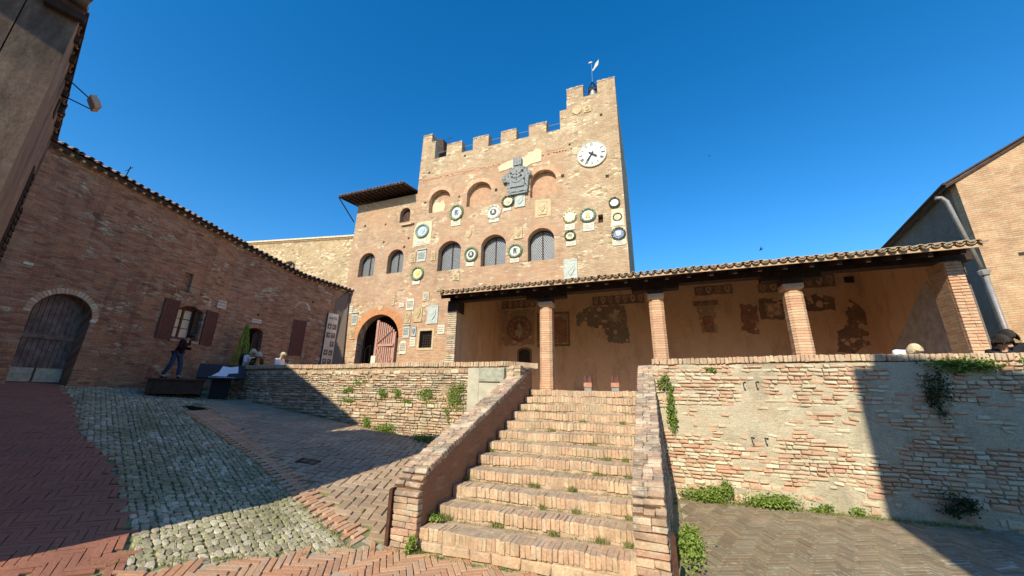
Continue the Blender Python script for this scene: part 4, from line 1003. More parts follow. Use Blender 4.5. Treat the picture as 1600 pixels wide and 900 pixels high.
tablet('upright grey tablet with a dark top edge below the blue-green roundel', -7.16, 8.36, .48, .60, 'serena_lt', 'text', None, True)
tablet('tan tablet with round medallion at the seam left of the upright grey tablet', -7.66, 8.34, .30, .55, 'tan_stone', 'oval')
tablet('small knotted ornament over a cream block left of the first big leaded window', -6.49, 8.29, .24, .5, 'buff_stone', 'oval', 'tan_stone')
tablet('weathered low relief just below the first big leaded window', -5.17, 7.08, .36, .34, 'buff_stone', 'oval')
tablet('large grey slab with a pointed shield low on the tower above the loggia roof', .20, 6.85, .56, .9, 'serena_lt', 'shield')
tablet('small blue-white street sign at the far left end of the palace wall', -11.18, 5.92, .2, .4, 'ceram_w', 'text', None, False, 'street sign')
tablet('green-grey tablet with cornice left of the orange door arch', -10.85, 5.39, .34, .62, 'serena_lt', 'text', None, True)
tablet('oval portrait relief low at the left side of the door arch', -10.88, 4.69, .28, .6, 'tan_stone', 'oval')
tablet('cream keystone crest over the top of the door arch', -9.32, 5.86, .30, .24, 'buff_stone', 'free')
tablet('narrow cream tablet above the right shoulder of the door arch', -8.60, 6.2, .15, .5, 'buff_stone', 'text')
tablet('small horizontal white plaque between the narrow cream tablet and the bright marble tablet', -8.07, 5.93, .30, .2, 'marble', 'text')
tablet('bright white marble tablet, highest of the cluster right of the door arch', -7.56, 5.93, .42, .56, 'marble', 'text')
tablet('brown square relief under the bright marble tablet', -7.62, 5.31, .33, .56, 'tan_stone', 'oval')
tablet('brown pointed tablet with a shield between the square relief and the blue-grey shield slab', -7.06, 5.48, .46, .86, 'tan_stone', 'pointed')
tablet('large blue-grey slab with a ringed shield above and right of the grated window', -6.26, 5.36, .57, .86, 'serena_lt', 'shield')
tablet('small roundel with a dark figure above the brown pointed tablet', -6.71, 6.26, .34, .44, 'buff_stone', 'oval', 'serena_lt')
tablet('greenish tablet with a cornice right beside the door arch', -7.64, 4.62, .36, .58, 'serena_lt', 'text', None, True)
tablet('small grey tablet with an arched shield between the greenish tablet and the grated window', -7.22, 4.62, .26, .48, 'serena_lt', 'arched2', 'serena')
tablet('round-topped cream marble slab low beside the gate', -7.74, 3.90, .38, .62, 'marble', 'arched')
tablet('small pale tablet with lettering left of the grated window', -7.22, 4.13, .30, .42, 'marble', 'text')
tablet('square pale tablet to the right of the grated window', -5.76, 4.64, .36, .40, 'marble', 'text')
tablet('tall thin stone pilaster strip near the loggia corner', -5.36, 4.54, .09, .68, 'buff_stone', 'plain')
tablet('faint square cut frame high on the tower left of a faint disc', .72, 14.6, .42, .4, 'buff_stone', 'free')
tablet('faint round stone high on the tower under the bell', 1.2, 14.6, .34, .36, 'buff_stone', 'oval')
tablet('curved fragment of carved stone to the right of the small dark roundel', -5.95, 6.62, .24, .22, 'buff_stone', 'oval')

# the great grey crowned coat of arms
t = thing('stone_crest', 'huge grey sandstone coat of arms with a crown, breaking into the top row of arches', 'crest', PAL.P(-2.19, 11.5))
cx, cz = -2.19, 11.55
body = [(-.42, -.72), (-.1, -.66), (.05, -.72), (.25, -.66), (.52, -.72), (.56, -.35), (.60, .05), (.72, .12), (.66, .30), (.52, .33), (.50, .52), (.36, .60), (.18, .62), (.16, .72), (-.12, .70), (-.16, .60), (-.36, .55), (-.42, .36), (-.60, .28), (-.74, .18), (-.70, -.02), (-.56, -.06), (-.46, .02), (-.44, -.35)]
rr(t, 'shield', 'serena', [(cx+x, cz+y) for x, y in body], cx, 0, .16)
rr(t, 'field', 'serena', [(cx+x*.86, cz+y*.8+.02) for x, y in [(-.36, -.58), (.44, -.58), (.50, .1), (.36, .5), (.0, .62), (-.3, .45), (-.42, .05)]], cx, .155, .06)
for x, y, r_ in ((-.14, .26, .07), (.17, .30, .09), (-.10, .06, .07), (.14, .08, .07), (.02, .38, .05), (.02, -.06, .05)):
    mb = MB(); mb.ellipsoid(PAL.P(cx+x, cz+y, .20), (r_, .07, r_), 8, 6); mb.build('boss', 'serena', t, True)
for x, y in ((-.62, .12), (.62, .2)): mb = MB(); mb.ellipsoid(PAL.P(cx+x, cz+y, .15), (.11, .07, .11), 8, 6); mb.build('scroll', 'serena', t, True)
mb = MB()
for k in range(len(body)):
    (x0_, y0_), (x1_, y1_) = body[k], body[(k+1) % len(body)]
    for f_ in (.25, .75):
        x, y = x0_+(x1_-x0_)*f_, y0_+(y1_-y0_)*f_; mb.ellipsoid(PAL.P(cx+x*.96, cz+y*.96, .13), (.06*random.uniform(.7, 1.3), .06, .05*random.uniform(.7, 1.3)), 6, 5)
for _ in range(26): x, y = jr(.45), jr(.5); mb.ellipsoid(PAL.P(cx+x, cz+y, .20), (random.uniform(.02, .06), .03, random.uniform(.02, .06)), 6, 4)
mb.build('mantling', 'serena', t, True, kind='stuff')
for x, y, r_ in ((-.26, .30, .05), (.30, .34, .06), (-.20, .10, .045), (.24, .10, .05), (.02, .20, .035), (.02, .0, .04), (.38, -.1, .04), (-.34, -.2, .03)): rr(t, 'drilled_hollow', 'hole', blob_(cx+x, cz+y, r_, r_), cx, .20, .045)
mb = MB()
for k in range(12): a = math.pi*(1.15+.7*k/11); q = math.pi*(1.15+.7*(k+1)/11); mb.tube([PAL.P(cx+.02+.27*math.cos(a), cz+.02+.24*math.sin(a), .22), PAL.P(cx+.02+.27*math.cos(q), cz+.02+.24*math.sin(q), .22)], .028, 5)
mb.build('garland', 'serena', t)
rr(t, 'crown_band', 'serena', [(cx-.16, cz+.70), (cx+.22, cz+.70), (cx+.24, cz+.82), (cx-.18, cz+.82)], cx, 0, .22)
for k in range(5): x = cx-.14+k*.085; rr(t, 'crown_point', 'serena', [(x-.03, cz+.82), (x+.035, cz+.82), (x+.05, cz+1.08), (x, cz+1.16), (x-.045, cz+1.08)], cx, 0, .2)
mb = MB(); mb.box((cx-.42, 9.34, cz-.80), (cx+.52, 9.5, cz-.72), jit=.01); mb.build('sill', 'serena', t)

# clock
t = thing('wall_clock', 'large round white clock with black roman numerals high on the tower', 'clock', PAL.P(1.30, 12.12)); cx, cz = 1.30, 12.12; rc = .62
rr(t, 'dial', 'clock_white', disk(cx, cz, rc, n=48), cx, .0, .05)
rr(t, 'rim', 'cement', disk(cx, cz, rc+.03, n=48), cx, -.0, .07, holes=[disk(cx, cz, rc-.012, n=48)])
rr(t, 'inner_ring', 'paint_k', disk(cx, cz, rc*.60, n=40), cx, .051, .004, holes=[disk(cx, cz, rc*.58, n=40)])
NUM = ['XII', 'I', 'II', 'III', 'IIII', 'V', 'VI', 'VII', 'VIII', 'IX', 'X', 'XI']
for k, s_ in enumerate(NUM):
    a = math.pi/2-k*math.pi/6; mb = MB(); wd = {'I': .03, 'V': .07, 'X': .07}; tot = sum(wd[c] for c in s_); x = -tot/2
    def seg(x0, y0, x1, y1, w_=.009):
        def tr(x, y): y += rc*.79; return (cx+x*math.sin(a)+y*math.cos(a), cz-x*math.cos(a)+y*math.sin(a))
        d = math.hypot(x1-x0, y1-y0); nx_, ny_ = -(y1-y0)/d*w_, (x1-x0)/d*w_
        P = [tr(x0+nx_, y0+ny_), tr(x0-nx_, y0-ny_), tr(x1-nx_, y1-ny_), tr(x1+nx_, y1+ny_)]; plate(mb, PAL, P, (), .0625, .006, False)
    for c in s_:
        m_ = x+wd[c]/2
        if c == 'I': seg(m_, -.08, m_, .08)
        if c == 'V': seg(m_-.026, .08, m_, -.08); seg(m_+.026, .08, m_, -.08, .006)
        if c == 'X': seg(m_-.026, .08, m_+.026, -.08); seg(m_+.026, .08, m_-.026, -.08, .006)
        x += wd[c]
    mb.build('numeral', 'paint_k', t)
def hand(name, ang, L, w_, tail):
    a = R(90-ang); d = (math.cos(a), math.sin(a)); q = (-d[1], d[0]); pts = [(-tail, w_*.5), (-tail, -w_*.5), (L*.3, -w_*.6), (L*.72, -w_*.9), (L*.76, -w_*.3), (L, 0), (L*.76, w_*.3), (L*.72, w_*.9), (L*.3, w_*.6)]
    rr(t, name, 'paint_k', [(cx+d[0]*x+q[0]*y, cz+d[1]*x+q[1]*y) for x, y in pts], cx, .08 if name == 'hour_hand' else .095, .012)
hand('hour_hand', 128, .33, .055, .16); hand('minute_hand', 212, .50, .040, .14)
rr(t, 'hub', 'paint_k', disk(cx, cz, .05, n=12), cx, .08, .04)
# bell in its iron frame, weathervane
t = thing('bell', 'bronze bell in a peaked iron frame in the gap of the tower top', 'bell', (1.42, 9.75, 15.34))
mb = MB(); mb.lathe([(.16, 0), (.165, .03), (.14, .1), (.12, .22), (.105, .3), (.07, .35), (.02, .37)], 16, Matrix.Translation((1.46, 9.72, 15.42))); mb.build('bell_body', 'bronze', t, True)
mb = MB()
for x, y in ((1.26, 9.6), (1.66, 9.6), (1.26, 9.86), (1.66, 9.86)): mb.tube([(x, y, 15.3), (x, y, 15.85), (1.46, 9.73, 16.3)], .02, 5)
mb.tube([(1.26, 9.6, 15.85), (1.66, 9.6, 15.85), (1.66, 9.86, 15.85), (1.26, 9.86, 15.85), (1.26, 9.6, 15.85)], .018, 4); mb.build('iron_frame', 'iron', t)
mb = MB(); mb.box((1.3, 9.68, 15.80), (1.62, 9.78, 15.9)); mb.build('headstock', 'wood_dark', t)
mb = MB(); mb.tube([(1.46, 9.73, 15.3), (1.46, 9.73, 15.46)], .015, 4); mb.ellipsoid((1.46, 9.73, 15.42), (.035, .035, .04), 6, 5); mb.build('clapper', 'iron', t)
t = thing('weathervane', 'pale swallow-tailed metal weathervane on a thin rod above the bell', 'weathervane', (1.47, 9.73, 16.3))
mb = MB(); mb.tube([(1.47, 9.73, 16.28), (1.48, 9.73, 17.5)], .007, 5); mb.build('rod', 'steel', t)
mb = MB(); mb.box((0, -.008, 0), (.1, .008, .1)); mb = MB(); F2 = Frame((1.5, 9.7), 18); plate(mb, F2, [(0, 17.02), (.06, 17.05), (.16, 17.36), (.34, 17.62), (.30, 17.30), (.16, 17.1), (.02, 16.9)], (), 0, .012); mb.ellipsoid((1.43, 9.7, 17.46), (.10, .02, .045), 8, 5); mb.build('flag', 'sign', t)

# ------------------------------------------------------------------ loggia
lg = thing('loggia', 'open loggia with brick pillars, timber lean-to tile roof and faded frescoes on its back wall', 'loggia', (3.4, 6, FLOOR))
PX = [.12, 3.27, 6.44]; PY = 6.0; PTOP = 4.60
for px in PX:
    def sec(h, c, z, k=1, j=0): return [(px+x*k+jr(j), PY+y*k+jr(j), z) for x, y in ((-h+c, -h), (h-c, -h), (h, -h+c), (h, h-c), (h-c, h), (-h+c, h), (-h, h-c), (-h, -h+c))]
    mb = MB(); rings = [sec(.182, .07, FLOOR-.02), sec(.182, .07, PTOP-.2)]
    def loft(mb, rings):
        n = 8; vs = [v for r_ in rings for v in r_]; fs = [(i*n+k, i*n+(k+1) % n, (i+1)*n+(k+1) % n, (i+1)*n+k) for i in range(len(rings)-1) for k in range(n)]
        mb.add(vs, fs+[tuple(range(n-1, -1, -1)), tuple((len(rings)-1)*n+k for k in range(n))])
    loft(mb, rings); p = mb.build('pillar', 'mortar', lg)
    mb = MB(); z = FLOOR
    while z < PTOP-.26:
        h = .056; k = 1.0+.04*(z < FLOOR+.2)
        loft(mb, [sec(.190, .07, z, k, .003), sec(.190, .07, z+h, k, .003)]); z += .066
    sub(mb, 'brick_course', 'pillar_brick', p, kind='stuff')
    mb = MB(); loft(mb, [sec(.190, .075, PTOP-.26), sec(.165, .085, PTOP-.20), sec(.15, .07, PTOP-.16), sec(.205, .03, PTOP-.11), sec(.215, .01, PTOP-.10), sec(.215, .01, PTOP)])
    sub(mb, 'capital', 'pillar_brick', p)
    mb = MB(); mb.box((px-.20, PY-.2, PTOP+.002), (px+.20, PY+.2, PTOP+.13)); sub(mb, 'impost_block', 'wood_roof', p)
    mb = MB(); mb.box((px-.62, PY-.15, PTOP+.135), (px+.62, PY+.15, PTOP+.26)); sub(mb, 'bracket_beam', 'wood_roof', p)
mb = MB(); mb.box((-3.24, PY-.15, PTOP+.262), (9.8, PY+.15, PTOP+.46)); mb.build('beam', 'wood_roof', lg)
# end pier right, with end wall; end wall left
E1 = Frame((0, 5.82), 0)
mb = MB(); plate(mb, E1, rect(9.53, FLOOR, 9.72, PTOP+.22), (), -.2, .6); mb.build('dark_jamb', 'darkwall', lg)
mb = MB(); plate(mb, E1, rect(9.24, FLOOR, 9.52, PTOP+.25), (), 0, .5); ep = mb.build('end_pier', 'gable', lg)
kp = Kit('brick', 'pillar_brick', .25, .1, .06, .006, .004, 6); items = []; z = FLOOR
while z < PTOP+.2:
    x = 9.24; fl = random.random() < .5
    for wd in ((.14, .14) if fl else (.18, .10)): items.append(JR(MX((x+wd/2, 5.80, z+.034), (1, 0, 0), (0, 1, 0), (0, 0, 1), (wd/.256, 1, 1)), .01)); x += wd
    z += .069
kp.lay(items, ep)
E2 = Frame((9.42, 6.3), 90, flip=-1)
mb = MB(); plate(mb, E2, [(0, FLOOR), (3.2, FLOOR), (3.2, 6.0), (0, 5.1)], (), 0, .25); ew = mb.build('right_end_wall', 'loggia', lg)
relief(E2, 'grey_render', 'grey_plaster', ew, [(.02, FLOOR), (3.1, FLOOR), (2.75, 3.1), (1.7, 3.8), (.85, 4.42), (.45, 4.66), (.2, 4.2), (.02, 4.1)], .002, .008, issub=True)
E3 = Frame((-2.90, 5.82), 90)
mb = MB(); plate(mb, E3, [(0, FLOOR), (3.66, FLOOR), (3.66, 6.1), (0, 4.86)], (), 0, .30); mb.build('left_end_wall', 'loggia', lg)
mb = MB(); plate(mb, Frame((0, 5.80), 0), rect(-3.22, FLOOR, -2.895, 4.46), (), 0, .02, False); pr_ = mb.build('left_pier', 'palace', lg)
kp = Kit('brick', 'wall_stone', .25, .06, .06, .006, .004, 6); items = []; z = FLOOR
while z < 4.42:
    x = -3.22
    for wd in random.choice([(.325,), (.12, .205), (.2, .125)]): items.append(JR(MX((x+wd/2, 5.785, z+.034), (1, 0, 0), (0, 1, 0), (0, 0, 1), (wd/.256, 1, 1)), .01)); x += wd
    z += .069
kp.lay(items, pr_)
mb = MB(); mb.box((-3.24, 5.74, 4.465), (-2.86, 6.2, 4.858)); mb.build('bracket_block', 'wood_roof', lg)
BW = Frame((0, 9.44), 0)
mb = MB(); plate(mb, BW, [(-2.9, FLOOR), (9.5, FLOOR), (9.5, 6.10), (-2.9, 6.10)], (), 0, .055); bw = mb.build('back_wall', 'loggia', lg)
mb = MB(); mb.box((2.56, 9.50, FLOOR), (9.9, 9.9, 6.08)); mb.build('rear_wall', 'far', lg)
# roof: boards, rafters, eave board, tiles
EV = 5.18; EZ = 4.93; SL = .285; TY = 9.47
mb = MB(); n = Vector((0, 1, SL)).normalized(); 
x0, x1 = -3.32, 9.56
mb.add([(x0, EV, EZ), (x1, EV, EZ), (x1, TY, EZ+SL*(TY-EV)), (x0, TY, EZ+SL*(TY-EV)), (x0, EV, EZ+.035), (x1, EV, EZ+.035), (x1, TY, EZ+.035+SL*(TY-EV)), (x0, TY, EZ+.035+SL*(TY-EV))], [(3, 2, 1, 0), (4, 5, 6, 7), (0, 1, 5, 4), (1, 2, 6, 5), (2, 3, 7, 6), (3, 0, 4, 7)])
lr = mb.build('roof', 'wood_roof', lg)
k = 0; x = x0+.1
while x < x1-.1:
    mb = MB(); mb.box((x, 0.05, -.13), (x+.085, 4.45, -.003), Matrix.Translation((0, EV, EZ)) @ Matrix.Rotation(math.atan(SL), 4, 'X')); sub(mb, 'rafter', 'wood_roof', lr); x += .52
tile_roof(lr, 'tile', (x0, EV-.09, EZ+.02), (1, 0, 0), (0, 1, SL), 71, 11, pitch=.1815, limit=190)
mb = MB(); mb.box((x0, EV-.03, EZ-.02), (x1, EV, EZ+.05)); sub(mb, 'eave_board', 'tile', lr)
# dark joist sockets at the top of the back wall
for i, x in enumerate([-2.62, -2.05, 3.2, 6.9, 7.3, 7.9, 8.5]+[9.1]):
    mb = MB(); zt_ = 5.55; plate(mb, BW, [(x-.13, zt_-.1), (x+.12, zt_-.12), (x+.14, zt_+.1), (x-.12, zt_+.1)], (), .005, .004, False); mb.build('joist_socket', 'hole', lg)
def ragged(pts, amp=.035, step=.09):
    out = []
    for (x0_, z0_), (x1_, z1_) in zip(pts, pts[1:]+pts[:1]):
        L = math.hypot(x1_-x0_, z1_-z0_); n = max(1, int(L/step))
        for i in range(n): f = i/n; out.append((x0_+(x1_-x0_)*f+jr(amp), z0_+(z1_-z0_)*f+jr(amp)))
    return out
def fres(name, m, pts, o=.004, parent=lg, **k):
    xs_ = [p[0] for p in pts]; zs_ = [p[1] for p in pts]; w_, h_ = max(xs_)-min(xs_), max(zs_)-min(zs_); small = min(w_, h_) < .45
    f = relief(BW, name, m, parent, ragged(pts, .012 if small else .035, .07), o, .003, **k)
    if not small:
        mb = MB()
        for _ in range(int(9*w_*h_)+4):
            x, z = random.uniform(min(xs_), max(xs_)), random.uniform(min(zs_), max(zs_)); a = random.uniform(.02, .10)
            plate(mb, BW, blob(x, z, a, a*random.uniform(.5, 1.3), 9, .35), (), o+.0045+random.uniform(0, .001), .002, False)
        sub(mb, 'plaster_loss', 'loggia', f, kind='stuff')
    return f
def blob(l, z, a, b, n=18, j=.12): return [(l+a*(1+jr(j))*math.cos(2*math.pi*i/n), z+b*(1+jr(j))*math.sin(2*math.pi*i/n)) for i in range(n)]
# fresco one: round medallion; row of coats above
fr = fres('fresco', 'fresco_m', [(-2.80, 3.83), (-1.36, 3.80), (-1.34, 5.28), (-2.80, 5.30)], label='square fresco with a dark red round medallion behind the first pillar')
for m, a, b, o in (('fresco_d', .56, .54, .008), ('fresco_r', .49, .47, .011), ('fresco_d', .3, .34, .014)): relief(BW, 'medallion', m, fr, blob(-2.0, 4.5, a, b, 26, .03), o, .002, issub=True)
for k in range(12): a = k*math.pi/6; relief(BW, 'painted_rosette', 'fresco_l', fr, blob(-2.0+.4*math.cos(a), 4.5+.38*math.sin(a), .035, .035, 6), .017, .002, issub=True)
relief(BW, 'painted_figure', 'fresco_l', fr, [(-2.15, 4.2), (-1.95, 4.15), (-1.85, 4.35), (-1.9, 4.55), (-2.0, 4.75), (-2.1, 4.6), (-2.02, 4.5), (-2.2, 4.4)], .017, .002, issub=True)
def coats(x0_, x1_, z0_, z1_, n, lab):
    fr = fres('fresco', 'fresco_d', rect(x0_, z0_, x1_, z1_), .005, label=lab)
    for k in range(n):
        l = x0_+(k+.5)*(x1_-x0_)/n; relief(BW, 'painted_shield', 'fresco_l' if k % 2 else 'fresco_m', fr, shield(l, (z0_+z1_)/2, (x1_-x0_)/n*.6, (z1_-z0_)*.8), .009, .002, issub=True)
        relief(BW, 'painted_charge', 'fresco_r', fr, blob(l, (z0_+z1_)/2+.03, (x1_-x0_)/n*.14, .06, 6), .012, .002, issub=True)
coats(-2.80, -1.3, 5.36, 5.70, 6, 'row of small painted coats of arms above the medallion')
coats(1.03, 2.95, 5.24, 5.60, 7, 'row of worn painted coats of arms in the second bay')
coats(4.67, 5.85, 5.36, 5.68, 4, 'painted coats of arms in the third bay')
coats(6.6, 7.2, 5.3, 5.6, 2, 'faint painted coats of arms right of the third pillar')
coats(7.9, 8.75, 5.36, 5.78, 3, 'painted coats of arms near the right end')
fr = fres('fresco', 'fresco_m', [(-1.24, 3.72), (.10, 3.70), (.12, 5.12), (-1.24, 5.10)], label='dark rectangular fresco half hidden by the first pillar')
relief(BW, 'painted_scene', 'fresco_r', fr, [(-1.0, 3.85), (0, 3.85), (.0, 4.7), (-.3, 4.95), (-.9, 4.8)], .008, .002, issub=True); relief(BW, 'painted_border', 'fresco_d', fr, rect(-1.24, 3.72, .1, 5.08), .009, .002, holes=[rect(-1.16, 3.8, .03, 5.0)], issub=True)
fr = fres('fresco', 'fresco_g', [(.38, 4.5), (.5, 4.47), (.52, 4.65), (.8, 4.45), (1.1, 4.4), (1.45, 4.32), (1.52, 3.80), (2.33, 3.74), (2.26, 4.6), (2.24, 5.2), (1.2, 5.2), (.9, 5.22), (.55, 5.1), (.40, 4.95)], label='large dark grey fresco fragment with a pale rayed figure')
for k in range(12):
    a = k*math.pi/6+.1; r1 = .42 if k % 2 else .34; relief(BW, 'painted_ray', 'fresco_l', fr, [(1.85+.13*math.cos(a-.15), 4.76+.13*math.sin(a-.15)), (1.85+.13*math.cos(a+.15), 4.76+.13*math.sin(a+.15)), (1.85+r1*math.cos(a+.03), 4.76+r1*.6*math.sin(a+.03)), (1.85+r1*math.cos(a-.03), 4.76+r1*.6*math.sin(a-.03))], .008, .002, issub=True)
relief(BW, 'painted_figure', 'fresco_l', fr, blob(1.85, 4.76, .09, .2, 10), .011, .002, issub=True)
for pts, m in (([(4.72, 4.02), (5.2, 4.0), (5.25, 4.7), (5.3, 5.12), (4.6, 5.12), (4.68, 4.7)], 'fresco_m'), ([(4.58, 4.98), (5.35, 5.0), (5.36, 5.16), (4.56, 5.15)], 'fresco_d'), ([(4.82, 4.05), (5.12, 4.05), (5.14, 4.6), (4.8, 4.6)], 'fresco_r')): fres('fresco', m, pts, .004+.003*['fresco_m', 'fresco_d', 'fresco_r'].index(m))
for l in (4.88, 4.97, 5.06): fres('painted_stroke', 'fresco_d', rect(l, 4.08, l+.03, 4.32), .013)
fr = fres('fresco', 'fresco_r', [(5.95, 4.0), (6.4, 3.9), (6.5, 4.9), (6.0, 4.95)])
fr = fres('fresco', 'fresco_d', [(6.55, 4.4), (7.4, 4.35), (7.45, 5.05), (6.55, 5.1)]); fres('fresco', 'fresco_m', [(6.7, 4.5), (7.2, 4.5), (7.15, 4.9), (6.75, 4.95)], .008)
fr = fres('fresco', 'fresco_d', [(7.8, 4.6), (8.6, 4.6), (8.6, 5.0), (8.2, 5.15), (7.85, 5.05)])
fr = fres('damp_stain', 'fresco_d', [(8.4, 3.3), (8.75, 3.2), (9.2, 3.5), (9.3, 4.2), (9.25, 4.6), (9.0, 4.9), (8.85, 4.5), (8.8, 4.1), (8.5, 3.9)])
# small niche door in the back wall
relief(BW, 'low_door', 'fresco_d', lg, arch(-2.08, -1.46, FLOOR+.01, 3.60, 3.72, 8), .003, .01); relief(BW, 'low_door_panel', 'void', lg, arch(-2.0, -1.54, FLOOR+.01, 3.52, 3.64, 8), .014, .004)
# two small stacked stands at the head of the stairs
for i, x in enumerate((1.46, 2.13)):
    t = thing('brick_stand', ['left one of two small red brick stands at the head of the stairs', 'right one of two small red brick stands at the head of the stairs'][i], 'stand', (x, 5.0, FLOOR), 'small stands at the head of the stairs')
    mb = MB(); mb.box((x-.09, 4.92, FLOOR), (x+.09, 5.10, FLOOR+.09), jit=.004); mb.build('base_block', 'serena', t)
    mb = MB(); mb.box((x-.10, 4.90, FLOOR+.092), (x+.10, 5.12, FLOOR+.20), jit=.004); mb.build('brick', 'terracotta', t)
    mb = MB(); mb.box((x-.095, 4.96, FLOOR+.202), (x-.03, 5.08, FLOOR+.38), jit=.003); mb.box((x+.03, 4.96, FLOOR+.202), (x+.095, 5.08, FLOOR+.36), jit=.003); mb.box((x-.03, 5.02, FLOOR+.202), (x+.03, 5.08, FLOOR+.32)); mb.build('brick', 'wood_brown', t)
# low lit wall behind, between loggia and right house
mb = MB(); plate(mb, Frame((0, 7.2), -4), rect(10.2, FLOOR, 14.5, 3.20), (), 0, .3); tag(mb.build('low_wall', 'far'), 'low pale brick wall between the loggia end and the right-hand house', 'wall')

# ------------------------------------------------------------------ far yellow wall behind the left house
FW = Frame((0, 12.0), 0)
t = thing('church_wall', 'yellow brick building with a half-round window rising behind the left house', 'building', (-19, 12, 2))
mb = MB(); plate(mb, FW, [(-40, 1), (-11.9, 1), (-11.9, 11.25), (-25, 12.45), (-40, 13.8)], [arch(-20.5, -19.05, 9.0, 9.95, 10.45, 8)], 0, .5); mb.build('wall', 'far', t)
mb = MB(); plate(mb, FW, arch(-20.5, -19.05, 9.0, 9.95, 10.45, 8), [], -.35, .05); o = mb.build('window', 'glass', t)
mb = MB(); mb.box(FW.P(-20.4, 9.5, -.35), FW.P(-19.1, 9.56, -.3)); mb.box(FW.P(-19.8, 9.0, -.35), FW.P(-19.75, 10.4, -.3)); sub(mb, 'window_bar', 'marble', o)
mb = MB(); plate(mb, FW, [(-40, 13.8), (-25, 12.45), (-11.9, 11.25), (-11.9, 11.36), (-25, 12.56), (-40, 13.91)], (), .12, .5); mb.build('eave_board', 'cream', t)
mb = MB(); 
for k in range(110):
    l = -25+k*.125; z = 12.36-(l+25)*(1.2/13.1); mb.box(FW.P(l, z-.03, .09), FW.P(l+.06, z+.04, -.05))
mb.build('dentil_course', 'pillar_brick', t, kind='stuff')
mb = MB(); mb.box((-40, 12.6, 1), (-12, 20, 11)); mb.build('body', 'far', t)

# ------------------------------------------------------------------ left house: long shaded brick house, bending along the street
HP = [(-10.9, -3.2), (-11.3, -1.0), (-11.75, 1.5), (-12.25, 4.3), (-12.0, 7.0), (-11.45, 9.46)]
HL = [0]; 
for a, b in zip(HP[:-1], HP[1:]): HL.append(HL[-1]+math.hypot(b[0]-a[0], b[1]-a[1]))
HF = []
for i, (a, b) in enumerate(zip(HP[:-1], HP[1:])):
    az = math.degrees(math.atan2(b[1]-a[1], b[0]-a[0])); f = Frame(a, az, HL[i]); HF.append(f)
HZ = [8.0, 7.93, 7.75, 7.52, 7.02, 6.86]
hs = thing('house', 'long low shaded brick house on the left with a tiled eave bending along the street', 'house', (-12, 3, 1.9))
holes = {1: [arch(2.70, 3.80, 1.6, 3.42, 4.26, 12)], 2: [arch(5.98, 6.88, 3.50, 4.50, 4.68, 8), rect(5.88, 5.12, 6.18, 5.80)], 3: [arch(8.54, 9.22, 1.6, 4.16, 4.34, 8)], 4: []}
for i in range(5):
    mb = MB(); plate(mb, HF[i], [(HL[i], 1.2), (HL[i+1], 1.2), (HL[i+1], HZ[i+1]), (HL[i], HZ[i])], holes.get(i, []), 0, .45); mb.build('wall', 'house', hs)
F = HF[1]
mb = MB(); plate(mb, F, arch(2.70, 3.80, 1.62, 3.42, 4.26, 12), (), -.32, .05); d = mb.build('arched_door', 'wood_door', hs)
for k in range(10):
    l = 2.715+k*.108; zt_ = 3.40+.81*math.sqrt(max(0, 1-((l+.05-3.25)/.57)**2)); mb = MB(); 
    mb.add([F.P(l+.006, 1.95, -.30), F.P(l+.10, 1.95, -.30), F.P(l+.10, zt_, -.30), F.P(l+.006, zt_, -.30)]+[F.P(l+.006, 1.95, -.325), F.P(l+.10, 1.95, -.325), F.P(l+.10, zt_, -.325), F.P(l+.006, zt_, -.325)], [(0, 1, 2, 3), (0, 4, 5, 1), (1, 5, 6, 2), (2, 6, 7, 3), (3, 7, 4, 0)]); sub(mb, 'plank', 'wood_door', d)
mb = MB(); plate(mb, F, rect(2.7, 3.06, 3.80, 3.18), (), -.255, .06); sub(mb, 'cross_rail', 'wood_door', d)
mb = MB(); plate(mb, F, rect(2.72, 1.98, 3.22, 2.32), (), -.27, .04); plate(mb, F, rect(3.27, 1.98, 3.78, 2.32), (), -.27, .04); sub(mb, 'kick_board', 'oldstone', d)
ring_bricks(F, hs, (2.70, 3.80, 2.6, 3.42, 4.26), .15, 'wall_brick', .008)
# shuttered window
F = HF[2]
mb = MB(); plate(mb, F, arch(5.98, 6.88, 3.50, 4.50, 4.68, 8), [rect(6.04, 3.58, 6.32, 4.55), rect(6.38, 3.58, 6.66, 4.55)], -.22, .06); wn = mb.build('window', 'wood_brown', hs)
for l0, l1 in ((6.04, 6.32), (6.38, 6.66)):
    for k in range(3): z = 3.58+k*.323; mb = MB(); plate(mb, F, rect(l0+.015, z+.015, l1-.015, z+.31), (), -.25, .01); sub(mb, 'pane', 'curtain', wn)
def shutter(F, l0, l1, z0, z1, o, slats=9):
    mb = MB(); plate(mb, F, rect(l0, z0, l1, z1), [rect(l0+.05, z0+.06, l1-.05, z1-.06)], o, .035); s_ = mb.build('shutter', 'wood_brown', hs)
    n = slats
    for k in range(n):
        x = l0+.05+(l1-l0-.1)*k/n; mb = MB(); plate(mb, F, rect(x+.004, z0+.06, x+(l1-l0-.1)/n-.004, z1-.06), (), o-.008, .02); sub(mb, 'board', 'wood_brown', s_)
shutter(F, 5.50, 5.97, 3.46, 4.76, .05, 5); shutter(F, 6.95, 7.40, 3.42, 4.66, .05, 5)
mb = MB(); plate(mb, F, rect(6.67, 3.52, 6.87, 4.6), (), -.12, .03); mb.build('inner_shutter', 'wood_dark', hs)
for k in range(4):                                      # the inner leaf standing into the room, seen right of the casement
    mb = MB(); p = F.P(7.40, 3.60, -.02-.05*k); 
mb = MB(); plate(mb, F, rect(5.88, 5.12, 6.18, 5.80), (), -.12, .02); mb.build('blind_niche', 'house', hs)
mb = MB(); plate(mb, F, rect(5.95, 3.40, 6.92, 3.49), (), .04, .1); mb.build('window_sill', 'cope_brick', hs)
F = HF[3]
